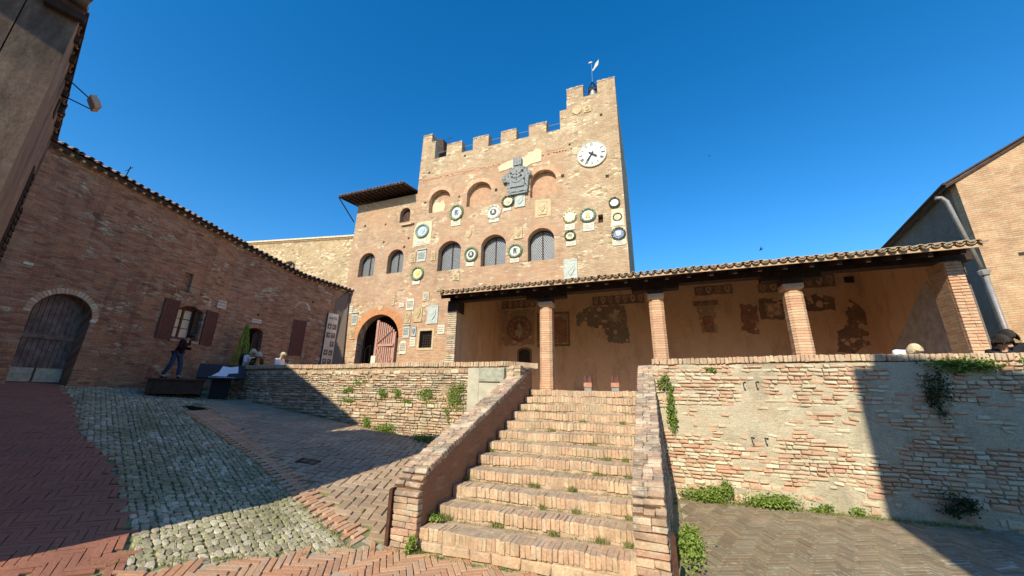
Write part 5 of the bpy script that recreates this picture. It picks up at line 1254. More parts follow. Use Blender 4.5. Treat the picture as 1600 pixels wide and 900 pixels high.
mb = MB(); plate(mb, F, arch(8.54, 9.22, 1.6, 4.16, 4.34, 8), (), -.40, .04); dd = mb.build('doorway', 'void', hs)
mb = MB(); plate(mb, F, arch(8.94, 9.2, 1.98, 4.12, 4.22, 6), (), -.2, .04); sub(mb, 'door_leaf', 'wood_dark', dd)
F = HF[4]
shutter(F, 10.42, 10.98, 3.40, 4.98, .04, 7)
ring_bricks(F, hs, (10.42, 10.95, 5.0, 5.45, 5.78), .1, 'wall_brick', .01)
mb = MB(); plate(mb, F, arch(10.45, 10.93, 5.08, 5.45, 5.72, 8), (), .006, .02, False); mb.build('blind_arch', 'house', hs)
mb = MB(); plate(mb, F, disk(11.11, 5.94, .05, n=10), (), .01, .02, False); mb.build('wall_hole', 'hole', hs); mb = MB(); plate(mb, HF[3], disk(8.86, 4.88, .05, n=10), (), .01, .02, False); mb.build('wall_hole', 'hole', hs)
# grey battered buttress where the house meets the palace, shade painted in its colour
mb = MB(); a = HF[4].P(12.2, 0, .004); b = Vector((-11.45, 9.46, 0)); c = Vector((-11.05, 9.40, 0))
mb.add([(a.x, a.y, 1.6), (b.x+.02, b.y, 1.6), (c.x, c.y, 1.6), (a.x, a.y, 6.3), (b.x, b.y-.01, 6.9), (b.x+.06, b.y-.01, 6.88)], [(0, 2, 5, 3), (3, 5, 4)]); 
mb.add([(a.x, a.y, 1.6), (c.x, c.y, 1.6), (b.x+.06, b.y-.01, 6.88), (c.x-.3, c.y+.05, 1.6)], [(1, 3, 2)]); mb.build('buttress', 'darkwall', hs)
# eave, tiles
for i in range(5):
    f = HF[i]; l0, l1 = HL[i], HL[i+1]; z0, z1 = HZ[i], HZ[i+1]; o0 = .18
    A0 = f.P(l0, z0-.02, o0); A1 = f.P(l1, z1-.02, o0); B0 = f.P(l0, z0+1.2, -4.0); B1 = f.P(l1, z1+1.2, -4.0)
    mb = MB(); up = Vector((0, 0, .05)); mb.add([A0, A1, B1, B0, A0+up, A1+up, B1+up, B0+up], [(3, 2, 1, 0), (4, 5, 6, 7), (0, 1, 5, 4), (1, 2, 6, 5), (3, 0, 4, 7), (2, 3, 7, 6)]); r_ = mb.build('roof', 'wood_dark', hs)
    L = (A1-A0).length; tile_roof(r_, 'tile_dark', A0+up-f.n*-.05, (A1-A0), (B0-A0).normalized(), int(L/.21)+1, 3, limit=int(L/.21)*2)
    mb = MB()
    x = l0
    while x < l1: mb.box((-.03, -.01, -.06), (.03, .15, 0), f.M(x, z0+(z1-z0)*(x-l0)/(l1-l0)-.02, 0)); x += .25
    sub(mb, 'corbel', 'pillar_brick', r_, kind='stuff')
mb = MB(); mb.box((-18, -3, 1.2), (-13.6, 9, 7.4)); mb.build('body', 'darkwall', hs)
mb = MB(); p = HF[1].P(3.75, 7.9, -.5); mb.tube([p, p+Vector((.05, .05, .75))], .015, 4); mb.tube([p+Vector((-.1, .02, .6)), p+Vector((.2, .05, .68))], .01, 4); tag(mb.build('antenna', 'iron'), 'short thin aerial standing on the roof of the left house', 'antenna')
# signs on the house
def text_obj(s, M_, size, m, parent):
    c = bpy.data.curves.new('t', 'FONT'); c.body = s; c.size = size; c.align_x = 'CENTER'; c.align_y = 'CENTER'; c.extrude = .002
    o = bpy.data.objects.new('t', c); dg = bpy.context.evaluated_depsgraph_get(); C.objects.link(o); me = bpy.data.meshes.new_from_object(o.evaluated_get(bpy.context.evaluated_depsgraph_get())); bpy.data.objects.remove(o)
    me.materials.clear(); me.materials.append(MT[m]); me.transform(M_); q = bpy.data.objects.new('lettering', me); C.objects.link(q); q.parent = parent; q.matrix_parent_inverse = Matrix.Translation(-parent.location); return q
def FM(f, l, z, o): return Matrix((f.d, Vector((0, 0, 1)), f.n)).transposed().to_4x4() if False else MX(f.P(l, z, o), f.d, (0, 0, 1), f.n)
F = HF[3]
t = thing('wall_sign', 'cream rectangular sign with two dark lines of lettering right of the shuttered window', 'sign', HF[2].P(7.45, 5.0)); F = HF[2]; mb = MB(); plate(mb, F, rect(7.27, 4.85, 7.62, 5.15), (), .03, .03); mb.build('board', 'sign', t)
text_obj('MOSTRA', FM(F, 7.445, 5.065, .034), .085, 'ink', t); text_obj('DI PITTURA', FM(F, 7.445, 4.95, .034), .055, 'ink', t)
t = thing('wall_sign', 'narrow cream sign over the dark doorway of the left house', 'sign', HF[3].P(8.85, 4.6)); F = HF[3]; mb = MB(); plate(mb, F, rect(8.66, 4.54, 9.03, 4.69), (), .03, .03); mb.build('board', 'sign', t); text_obj('BIGLIETTERIA', FM(F, 8.845, 4.615, .034), .05, 'ink', t)
F = HF[4]
t = thing('exhibition_banner', 'tall narrow banner with small dark pictures hanging at the palace end of the left house', 'banner', F.P(12.2, 4.5)); mb = MB(); plate(mb, F, rect(11.93, 2.6, 12.47, 5.58), (), .06, .03); mb.build('banner_sheet', 'sign', t)
mb = MB(); plate(mb, F, rect(11.89, 2.6, 11.93, 5.58), (), .065, .05); mb.build('banner_edge', 'wood_dark', t)
text_obj('ARTE', FM(F, 12.2, 5.34, .064), .17, 'ink', t)
for r_ in range(6):
    z = 5.06-r_*.42; 
    for c_ in range(2):
        if random.random() < .92: mb = MB(); l = 11.98+c_*.245; plate(mb, F, [(l, z-.26), (l+.20, z-.26), (l+.20, z+jr(.02)), (l, z+jr(.02))], (), .064, .003, False); mb.build('picture', 'fresco_d', t); mb = MB(); plate(mb, F, blob(l+.1+jr(.04), z-.12+jr(.05), .03, .045, 7, .4), (), .068, .003, False); mb.build('picture_figure', 'sign', t)
mb = MB(); plate(mb, HF[4], [(12.68, 4.1), (12.72, 4.08), (12.77, 4.62), (12.73, 4.64)], (), .10, .05); tag(mb.build('iron_hook', 'iron'), 'short slanting dark iron bar on the grey buttress beside the banner', 'iron bar')
for f, l, z, w_, lab in ((HF[1], 2.30, 4.80, .09, 'small white marble tag high on the house wall left of the arched door'), (HF[1], 3.89, 3.65, .07, 'small white square tag on the wall right of the arched door')):
    mb = MB(); plate(mb, f, rect(l-w_, z-.035, l+w_, z+.035), (), .02, .02); tag(mb.build('marble_tag', 'marble'), lab, 'wall tag')

# ------------------------------------------------------------------ near-left house whose end shades the square
nb = thing('street_house', 'tall tan rendered house close on the left with a dark overhanging eave and dark shutters', 'house', (-4.5, -3.3, .3))
NF = Frame((-2.612, -3.568), 163, 0, 1)          # l runs away from the camera
NL = 2.50; ZE = 5.93; ZF = 5.33
mb = MB(); plate(mb, NF, [(.16, -.3), (NL, -.3), (NL, ZF), (.16, ZE)], [rect(1.78, 3.4, 2.02, 4.60), rect(2.12, 3.0, 2.28, 4.15)], 0, .35)
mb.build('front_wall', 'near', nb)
for l0, l1, z0, z1 in ((1.77, 2.03, 3.38, 4.62), (2.11, 2.29, 2.98, 4.17)):
    mb = MB(); plate(mb, NF, rect(l0, z0, l1, z1), (), .012, .06); s_ = mb.build('shutter', 'wood_dark', nb)
    for k in range(int((z1-z0)/.09)): mb = MB(); mb.box((l0 and -.07, -.0, 0), (.07, .02, .05), NF.M((l0+l1)/2, z0+.03+k*.09, .012)) ; sub(mb, 'louvre', 'wood_dark', s_)
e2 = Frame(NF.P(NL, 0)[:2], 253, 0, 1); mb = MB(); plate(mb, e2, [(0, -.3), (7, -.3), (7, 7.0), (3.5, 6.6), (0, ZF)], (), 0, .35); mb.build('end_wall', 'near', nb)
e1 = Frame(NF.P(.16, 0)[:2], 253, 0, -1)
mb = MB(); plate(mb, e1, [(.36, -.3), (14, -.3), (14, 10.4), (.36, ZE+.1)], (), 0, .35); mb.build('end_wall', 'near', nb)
# eave: boards, tiles
A0 = NF.P(.12, ZE+.03, .05); A1 = NF.P(NL+.03, ZF+.02, .05); B0 = NF.P(.12, ZE+1.6, -4.6); B1 = NF.P(NL+.03, ZF+1.6, -4.6); up = Vector((0, 0, .05))
mb = MB(); mb.add([A0, A1, B1, B0, A0+up, A1+up, B1+up, B0+up], [(3, 2, 1, 0), (4, 5, 6, 7), (0, 1, 5, 4), (1, 2, 6, 5), (3, 0, 4, 7), (2, 3, 7, 6)]); r_ = mb.build('roof', 'wood_dark', nb)
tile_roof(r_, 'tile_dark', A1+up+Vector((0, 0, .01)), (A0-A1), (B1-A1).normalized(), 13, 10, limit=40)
for k in range(8):
    l = .1+k*.32; mb = MB(); mb.box((-.035, -.25, -.09), (.035, .045, -.01), NF.M(l, ZE+.02-(ZE-ZF)*(l/NL), 0)); sub(mb, 'rafter_end', 'wood_dark', r_)
mb = MB(); plate(mb, NF, rect(1.35, ZF-.08, 1.55, ZF+.14), (), .012, .04); mb.build('beam_socket', 'wood_dark', nb)
# floodlight on the eave
t = thing('floodlight', 'pale square floodlight on two thin arms jutting from the near-left eave', 'floodlight', (-3.6, -2.9, 5.3))
fp = Vector((-3.66, -2.95, 5.50)); mb = MB(); M_ = Matrix.Translation(fp) @ Matrix.Rotation(R(-10), 4, 'Z') @ Matrix.Rotation(R(28), 4, 'X')
mb.box((-.088, -.028, -.078), (.088, .03, .078), M_, jit=.003); mb.box((-.05, .03, -.05), (.05, .055, .05), M_); mb.build('housing', 'lamp_face', t)
mb = MB(); mb.box((-.075, -.034, -.066), (.075, -.030, .066), M_); mb.build('lens', 'lamp_face', t)
mb = MB(); mb.tube([fp+Vector((-.07, 0, .06)), NF.P(1.15, 5.68, .0)], .008, 5); mb.tube([fp+Vector((-.07, 0, -.06)), NF.P(1.30, 5.50, .0)], .008, 5); mb.build('arm', 'iron', t)
# unseen higher gable, its rake shaped to cast the left terrace wall's shadow edge
rw = thing('unseen_gable_house', 'unseen higher gabled house behind the near-left street house, shaped for its cast shadow', 'house', (-9, -7, .5))
RWF = Frame((-5.75, -5.0), 180, 0, 1)
mb = MB(); plate(mb, RWF, [(0, 0), (9, 0), (9, 9.0), (5.0, 9.75), (0, 7.2)], [rect(1.5, 4.5, 2.4, 6)], 0, .5); mb.build('gable_wall', 'near', rw)
mb = MB(); mb.add([(-5.75, -5.0, 7.2), (-10.75, -5.0, 9.75), (-10.75, -12, 9.75), (-5.75, -12, 7.2), (-5.75, -5.0, 7.26), (-10.75, -5.0, 9.81), (-10.75, -12, 9.81), (-5.75, -12, 7.26)], [(3, 2, 1, 0), (4, 5, 6, 7), (0, 1, 5, 4), (1, 2, 6, 5), (2, 3, 7, 6), (3, 0, 4, 7)]); mb.build('roof', 'tile_dark', rw)
mb = MB(); plate(mb, RWF, rect(1.5, 4.5, 2.4, 6), (), -.2, .05); mb.build('window', 'glass', rw)
mb = MB(); vbox(mb, (-6.15, -12, 0), (-5.75, -5.5, 7.18)); mb.build('side_wall', 'near', rw)
# unseen house added behind the viewer to block low sky and warm the shade
qh = thing('added_row_house', 'unseen long low brick house added behind the viewer to block sky light', 'house', (0, -14, 0))
QF = Frame((-7.0, -13.5), 4, 0, -1); wq = [rect(1+k*2.7, z, 2+k*2.7, z+1.5) for k in range(7) for z in (1.0, 4.2)]
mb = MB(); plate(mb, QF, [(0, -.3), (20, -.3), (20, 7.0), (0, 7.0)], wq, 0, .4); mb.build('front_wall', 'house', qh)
for h in wq: mb = MB(); plate(mb, QF, h, (), -.2, .05); mb.build('window', 'glass', qh)
mb = MB(); q0, q1, q2, q3 = QF.P(-.2, 7.0, .4), QF.P(20.2, 7.0, .4), QF.P(20.2, 9.0, -6), QF.P(-.2, 9.0, -6); mb.add([q0, q1, q2, q3]+[p+Vector((0, 0, .1)) for p in (q0, q1, q2, q3)], [(3, 2, 1, 0), (4, 5, 6, 7), (0, 1, 5, 4), (1, 2, 6, 5), (2, 3, 7, 6), (3, 0, 4, 7)]); mb.build('roof', 'tile_dark', qh)
# building behind the camera on the right, casting the shade over the right wall
bh = thing('square_house', 'tall plain brick house behind the viewer on the right side of the square', 'house', (9, -8, 0))
BF = Frame((5.80, -6.0), -16, 0, -1)
wn_ = [rect(1.2+k*2.6, z, 2.2+k*2.6, z+1.6) for k in range(4) for z in (1.2, 4.2, 7.0)]
mb = MB(); plate(mb, BF, [(0, -.3), (12, -.3), (12, 9.62), (0, 9.62)], wn_, 0, .4); mb.build('front_wall', 'far', bh)
for h in wn_: mb = MB(); plate(mb, BF, h, (), -.2, .05); mb.build('window', 'glass', bh)
b2 = Frame((5.80, -6.0), 269, 0, -1); mb = MB(); plate(mb, b2, [(.41, -.3), (7, -.3), (7, 11), (.41, 9.62)], (), 0, .4); mb.build('side_wall', 'far', bh)

# ------------------------------------------------------------------ right house: dark side wall with downpipe, sunlit gable
rh = thing('gabled_house', 'big brick house at the right edge with a sunlit gable and a dark side wall', 'house', (12.65, 10, FLOOR))
GF2 = Frame((12.65, 10.0), -10, 0, 1); DF = Frame((12.65, 10.0), 80, 0, -1)
mb = MB(); plate(mb, GF2, [(0, 1.2), (16, 1.2), (16, 8.6), (8, 13.2), (0, 8.66)], [rect(4.2, 4, 5.4, 6)], 0, .4); mb.build('gable_wall', 'gable', rh)
mb = MB(); plate(mb, GF2, rect(4.2, 4, 5.4, 6), (), -.2, .05); mb.build('window', 'glass', rh)
mb = MB(); plate(mb, GF2, rect(.7, 6.0, .86, 6.1), (), .01, .05, False); mb.build('wall_hole', 'hole', rh)
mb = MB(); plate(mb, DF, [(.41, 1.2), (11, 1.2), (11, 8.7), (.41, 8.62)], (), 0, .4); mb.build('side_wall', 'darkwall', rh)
mb = MB(); plate(mb, GF2, [(-.25, 8.50), (8, 13.2), (16.2, 8.5), (16.2, 8.62), (8, 13.30), (-.25, 8.58)], (), .06, .35); mb.build('verge', 'wood_dark', rh)
A0 = DF.P(-.1, 8.62, .28); A1 = DF.P(11, 8.70, .28); B0 = DF.P(-.1, 13.2, -8); B1 = DF.P(11, 13.2, -8)
mb = MB(); mb.add([A0, A1, B1, B0, A0+up, A1+up, B1+up, B0+up], [(3, 2, 1, 0), (4, 5, 6, 7), (0, 1, 5, 4), (1, 2, 6, 5), (3, 0, 4, 7), (2, 3, 7, 6)]); r_ = mb.build('roof', 'wood_dark', rh)
tile_roof(r_, 'tile_dark', A0+up, (A1-A0), (B0-A0).normalized(), 52, 3, limit=60)
mb = MB(); mb.tube([A0+Vector((0, 0, .02)), A1+Vector((0, 0, -.02))], .045, 8); mb.build('gutter', 'wood_dark', rh)
t = thing('downpipe', 'grey bent rainwater downpipe on the dark side wall of the right house', 'downpipe', (12.0, 9.2, FLOOR))
mb = MB(); mb.tube([(11.58, 9.2, 7.84), (11.70, 9.2, 7.84), (11.80, 9.2, 7.70), (12.02, 9.2, 5.55)], .055, 8); mb.build('pipe', 'pipe', t, True)
mb = MB(); mb.tube([(12.06, 9.2, 5.30), (12.08, 9.2, 2.0)], .055, 8); mb.build('pipe', 'pipe', t, True)
mb = MB(); mb.lathe([(.05, 0), (.1, .04), (.12, .16), (.07, .2)], 8, Matrix.Translation((12.05, 9.2, 5.28))); mb.box((11.93, 9.18, 5.42), (12.20, 9.24, 5.46)); mb.build('hopper', 'pipe', t)

# ------------------------------------------------------------------ birds
def bird(label, c, s, ang):
    mb = MB(); c = Vector(c); M_ = Matrix.Translation(c) @ Matrix.Rotation(ang, 4, 'Z') @ Matrix.Rotation(.5, 4, 'Y')
    mb.ellipsoid((0, 0, 0), (s*.16, s*.05, s*.05), 8, 5, M_)
    for sg in (-1, 1): P = [(s*.06, sg*s*.03, .0), (s*.0, sg*s*.28, s*.08), (-s*.16, sg*s*.52, s*.06), (-s*.06, sg*s*.26, s*.07), (-s*.06, sg*s*.03, 0)]; mb.add([M_@Vector(p) for p in P]+[M_@(Vector(p)+Vector((0, 0, -.01*s))) for p in P], [(0, 1, 3, 4), (1, 2, 3), (9, 8, 6, 5), (8, 7, 6)])
    mb.add([M_@Vector(p) for p in ((-s*.13, 0, 0), (-s*.3, s*.06, 0), (-s*.24, 0, .01), (-s*.3, -s*.06, 0))], [(0, 1, 2), (0, 2, 3)])
    tag(mb.build('bird', 'feather'), label, 'bird')
bird('black bird flying low over the loggia roof', (9.78, 20, 10.6), .72, 2.9); bird('tiny distant bird high in the sky right of the tower', (7.82, 20, 17.7), .3, 2.2)

# ------------------------------------------------------------------ street furniture on the left
t = thing('wooden_ramp', 'low dark brown wooden ramp box the walker stands on', 'ramp', (-10.6, 2.6, 1.8)); d = Vector((.52, .85, 0)); q = Vector((-.85, .52, 0))
RM = Matrix((d, q, Vector((0, 0, 1)))).transposed().to_4x4(); RM.translation = (-10.45, 1.80, 0)
mb = MB(); mb.box((-.1, 0, 1.72), (1.1, 1.2, 2.12), RM); mb.build('side_panel', 'wood_dark', t)
for k in range(8): mb = MB(); mb.box((-.16, -.06+k*.165, 2.125), (1.16, .09+k*.165, 2.17), RM, jit=.003); mb.build('plank', 'wood_brown', t)
mb = MB(); mb.box((1.1, 0, 1.70), (1.14, 1.2, 2.12), RM); mb.build('end_panel', 'wood_dark', t)
t = thing('display_board', 'slanted black display board with white print at the left end of the terrace wall', 'display board', (-9.9, 3.1, 1.7))
RM2 = RM.copy(); RM2.translation = (-10.06, 2.72, 0)
mb = MB(); mb.box((.35, .05, 1.62), (.85, .40, 2.25), RM2); mb.build('base', 'cl_black', t)
mb = MB(); PB = [RM2@Vector(p) for p in ((-.05, -.12, 2.22), (1.15, -.12, 2.22), (1.15, .55, 2.66), (-.05, .55, 2.66))]; nn = (PB[1]-PB[0]).cross(PB[3]-PB[0]).normalized(); mb.add(PB+[p-nn*.06 for p in PB], [(0, 1, 2, 3), (7, 6, 5, 4), (0, 4, 5, 1), (1, 5, 6, 2), (2, 6, 7, 3), (3, 7, 4, 0)]); mb.build('panel', 'paint_k', t)
def onpan(u, v, o=.004): return PB[0]+(PB[1]-PB[0])*u+(PB[3]-PB[0])*v+nn*o
mb = MB(); mb.add([onpan(*p) for p in ((.30, .12), (.62, .10), (.66, .32), (.86, .38), (.84, .9), (.66, .80), (.50, .88), (.44, .42))], [tuple(range(8))]); mb.build('printed_map', 'cl_white', t)
mb = MB()
for k in range(14): u = .25+k*.04; mb.add([onpan(u, .02), onpan(u+.025, .02), onpan(u+.025, .055), onpan(u, .055)], [(0, 1, 2, 3)])
mb.build('printed_line', 'cl_white', t, kind='stuff')
# conical cypress in a dark tub
t = thing('potted_cypress', 'small pointed green cypress in a tall dark tub by the house wall', 'potted plant', (-11.75, 4.95, FLOOR)); cx, cy = -11.75, 4.95
mb = MB(); mb.lathe([(.20, 0), (.28, .5), (.30, .52), (.27, .54), (.25, .5)], 14, Matrix.Translation((cx, cy, FLOOR))); mb.build('tub', 'paint_k', t)
mb = MB(); mb.tube([(cx, cy, FLOOR+.4), (cx, cy, FLOOR+2.0)], [.03, .01], 6); mb.build('trunk', 'wood_dark', t)
mb = MB()
for _ in range(2600):
    h = random.random()**1.2; z = FLOOR+.5+h*1.85; rr_ = .36*(1-h)**.8*(.9+.25*noise.noise(Vector((h*6, random.random(), 1))))+.02; a = random.uniform(0, 6.283); r_ = rr_*math.sqrt(random.uniform(.3, 1))
    c = Vector((cx+r_*math.cos(a), cy+r_*math.sin(a), z)); dd_ = Vector((math.cos(a)*.5+jr(.4), math.sin(a)*.5+jr(.4), 1)).normalized(); s_ = random.uniform(.03, .055); q_ = dd_.cross(Vector((jr(1), jr(1), jr(1)))).normalized()*s_*.28
    mb.add([c-q_, c+q_, c+dd_*s_*1.3], [(0, 1, 2)])
mb.build('foliage', 'cypress', t, kind='stuff')
t = thing('bistro_table', 'small pale-topped table with a light wooden leg behind the wall between the two seated visitors', 'table', (-10.6, 4.75, FLOOR)); cx, cy = -10.62, 4.85
mb = MB(); mb.lathe([(.26, 0), (.28, .01), (.28, .03), (.25, .035)], 16, Matrix.Translation((cx, cy, 3.05))); mb.build('table_top', 'cl_grey', t)
for dx in (-.07, .09): mb = MB(); mb.tube([(cx+dx*2.4, cy, FLOOR), (cx+dx*.4, cy, 3.05)], .022, 5); mb.build('leg', 'beige_ply', t)

# ------------------------------------------------------------------ plants growing on the walls
def leaf_clump(name, label, c, size, n, m='leaf', cat='plant', group=None, droop=0.3, leafs=.035):
    mb = MB(); cx, cy, cz = c; sx, sy, sz = size
    cl = [(jr(sx*.65), jr(sz*.65), random.uniform(.35, .6)) for _ in range(max(3, int(n/90)))]
    for _ in range(n):
        k = random.choice(cl); x = cx+k[0]+random.gauss(0, sx*.28*k[2]*2); z = cz+k[1]+random.gauss(0, sz*.28*k[2]*2); y = cy-abs(random.gauss(0, sy*.5))*(1.15-min(1, math.hypot((x-cx)/sx, (z-cz)/sz)*.5))
        p = Vector((x, y, z)); d = Vector((jr(1), -random.uniform(.1, 1), jr(1)-droop)).normalized(); s = leafs*random.uniform(.55, 1.25); q = d.cross(Vector((jr(1), jr(1), 1))).normalized()*s*.42; u = d.cross(q).normalized()*s*.12
        mb.add([p, p+d*s*.5+q+u, p+d*s, p+d*s*.5-q+u], [(0, 1, 2), (0, 2, 3)])
    for k in range(5):
        x = cx+jr(sx*.6); mb.tube([(cx+jr(.02), cy+.02, cz-sz*.4), (x, cy-sy*.4, cz+jr(sz))], .0035, 3)
    o = mb.build(name, m); tag(o, label, cat, group); return o
for lab, c, s, n in [
    ('small green fern high on the left terrace wall, leftmost of its row', (-5.35, 4.0, 1.92), (.22, .08, .07), 260),
    ('small green fern under the leftmost one on the left terrace wall', (-5.25, 4.0, 1.66), (.22, .08, .06), 240),
    ('leafy tuft at the left end near the top of the sunlit left wall', (-4.95, 4.0, 2.15), (.22, .06, .10), 200),
    ('round green tuft on the left terrace wall, middle of the upper row', (-4.05, 4.0, 1.85), (.15, .08, .10), 300),
    ('second round green tuft on the left terrace wall, right of the middle', (-3.55, 4.0, 1.83), (.12, .07, .09), 220),
    ('low green tuft just beneath the second round tuft', (-3.25, 4.0, 1.62), (.16, .08, .06), 220),
    ('trailing green plant high on the wall between the tuft and the big creeper', (-2.65, 4.0, 1.78), (.30, .08, .16), 520),
    ('biggest yellow-green creeper on the left wall beside the grey cement pier', (-1.75, 4.0, 1.82), (.22, .10, .30), 900),
    ('thin strand of leaves hanging below the biggest creeper', (-1.98, 4.0, 1.35), (.10, .06, .16), 160),
    ('upright weed at the foot of the left wall near the shadow edge', (-4.45, 3.98, .98), (.13, .09, .20), 260),
    ('wide leafy clump at the foot of the left wall', (-3.85, 3.95, .86), (.34, .16, .16), 900),
    ('small weed right of the wide clump at the foot of the left wall', (-3.4, 3.93, .74), (.16, .10, .07), 220),
    ('dense round weed clump at the wall foot nearest the stairs', (-2.55, 3.92, .72), (.30, .16, .11), 700)]:
    leaf_clump('wall_plant', lab, c, (s[0]*1.25, s[1], s[2]*1.25), int(n*1.9), group='weeds growing on the terrace walls')
for lab, c, s, n in [
    ('long bright green hedge of weeds along the foot of the right wall by the stairs', (3.75, 3.86, .12), (.42, .18, .16), 1700),
    ('second bright green weed mass further along the foot of the right wall', (4.75, 3.86, .10), (.48, .16, .13), 1600),
    ('tall wisp of weed rising from the hedge at the right wall foot', (4.2, 3.92, .30), (.12, .08, .18), 260),
    ('small isolated weed at the right wall foot, right of the hedge', (5.6, 3.9, .06), (.20, .10, .07), 320),
    ('tiny weed at the right wall foot close to the shadow edge', (6.05, 3.9, .05), (.16, .08, .06), 200),
    ('leafy vine down the corner between the stair wall and the right terrace wall', (3.32, 3.95, 1.65), (.10, .08, .42), 700),
    ('small bunch of leaves at the top of the corner vine', (3.25, 3.92, 2.18), (.14, .08, .14), 300),
    ('bright green weeds along the outer foot of the right stair wall', (3.28, 1.55, .05), (.16, .9, .14), 1500),
    ('dry tuft in the top course of the right wall', (4.15, 3.98, 2.42), (.12, .06, .06), 120),
    ('green tuft on the step edge at the left stair wall, above the lowest step', (.10, .30, .24), (.12, .10, .05), 200)]:
    leaf_clump('wall_plant', lab, c, s, n, group='weeds growing on the terrace walls', leafs=.042)
for lab, c, s, n in [
    ('mass of light green leaves hanging over the coping at the right end of the wall', (8.0, 3.98, 2.45), (.45, .10, .14), 900),
    ('light green leaves on the coping at the far right edge', (9.0, 3.98, 2.55), (.35, .10, .12), 500)]:
    leaf_clump('wall_plant', lab, c, s, n, group='weeds growing on the terrace walls', leafs=.05)
leaf_clump('creeper', 'dark shaded creeper hanging in the middle of the right wall', (7.55, 3.97, 1.95), (.20, .12, .44), 900, 'leaf_dark', leafs=.036)
leaf_clump('creeper', 'dark shaded bush at the foot of the right wall below the hanging creeper', (7.4, 3.94, .32), (.28, .12, .18), 700, 'leaf_dark', leafs=.036)
# tufts on the steps
mb = MB()
for (x, i) in [(.05, 1), (.12, 1), (.2, 1), (1.15, 3), (1.2, 3), (1.45, 2), (1.9, 2), (.95, 1), (1.7, 1), (2.3, 1), (2.62, 1), (2.58, 0), (2.64, 2), (2.1, 4), (2.2, 5), (1.9, 6), (2.4, 8), (.5, 9), (.15, 9), (2.5, 5), (.04, 3), (.06, 5), (1.0, 7), (1.6, 8), (1.75, 3), (1.8, 3), (.03, 0), (2.6, 4)]:
    for _ in range(3): blades(mb, (x+jr(.05), i*RUN-.012 if i else -.05, i*RISE+.0 if i else -.1), 26, .05, .075, .004)
for _ in range(1100):
    i = random.randint(1, 11); x = random.uniform(.02, 2.66); blades(mb, (x, i*RUN-.02+jr(.03), i*RISE-.005), 4, .04, .022, .004)
g = mb.build('step_grass', 'grass'); tag(g, 'short grass tufts growing in the joints of the brick steps', 'grass'); g['kind'] = 'stuff'
leaf_clump('wall_plant', 'small green weed at the foot of the left stair wall end', (-.02, -.10, .02), (.07, .06, .12), 260, group='weeds growing on the terrace walls')

# ------------------------------------------------------------------ people
def skin_mesh(name, nodes, edges, m, parent, sub_=2, root=0, label=None):
    me = bpy.data.meshes.new(name); me.from_pydata([n[0] for n in nodes], edges, []); o = bpy.data.objects.new(name, me); C.objects.link(o)
    o.modifiers.new('s', 'SKIN'); 
    for i, n in enumerate(nodes):
        r_ = n[1]; r_ = r_ if isinstance(r_, tuple) else (r_, r_); me.skin_vertices[0].data[i].radius = r_; me.skin_vertices[0].data[i].use_root = (i == root)
    ss = o.modifiers.new('u', 'SUBSURF'); ss.levels = ss.render_levels = sub_
    bpy.context.view_layer.update(); dg = bpy.context.evaluated_depsgraph_get(); nm = bpy.data.meshes.new_from_object(o.evaluated_get(dg)); bpy.data.objects.remove(o)
    nm.materials.clear(); nm.materials.append(MT[m]); nm.polygons.foreach_set('use_smooth', [True]*len(nm.polygons))
    q = bpy.data.objects.new(name, nm); C.objects.link(q); q.parent = parent; q.matrix_parent_inverse = Matrix.Translation(-parent.location)
    if label: q['label'] = label
    return q
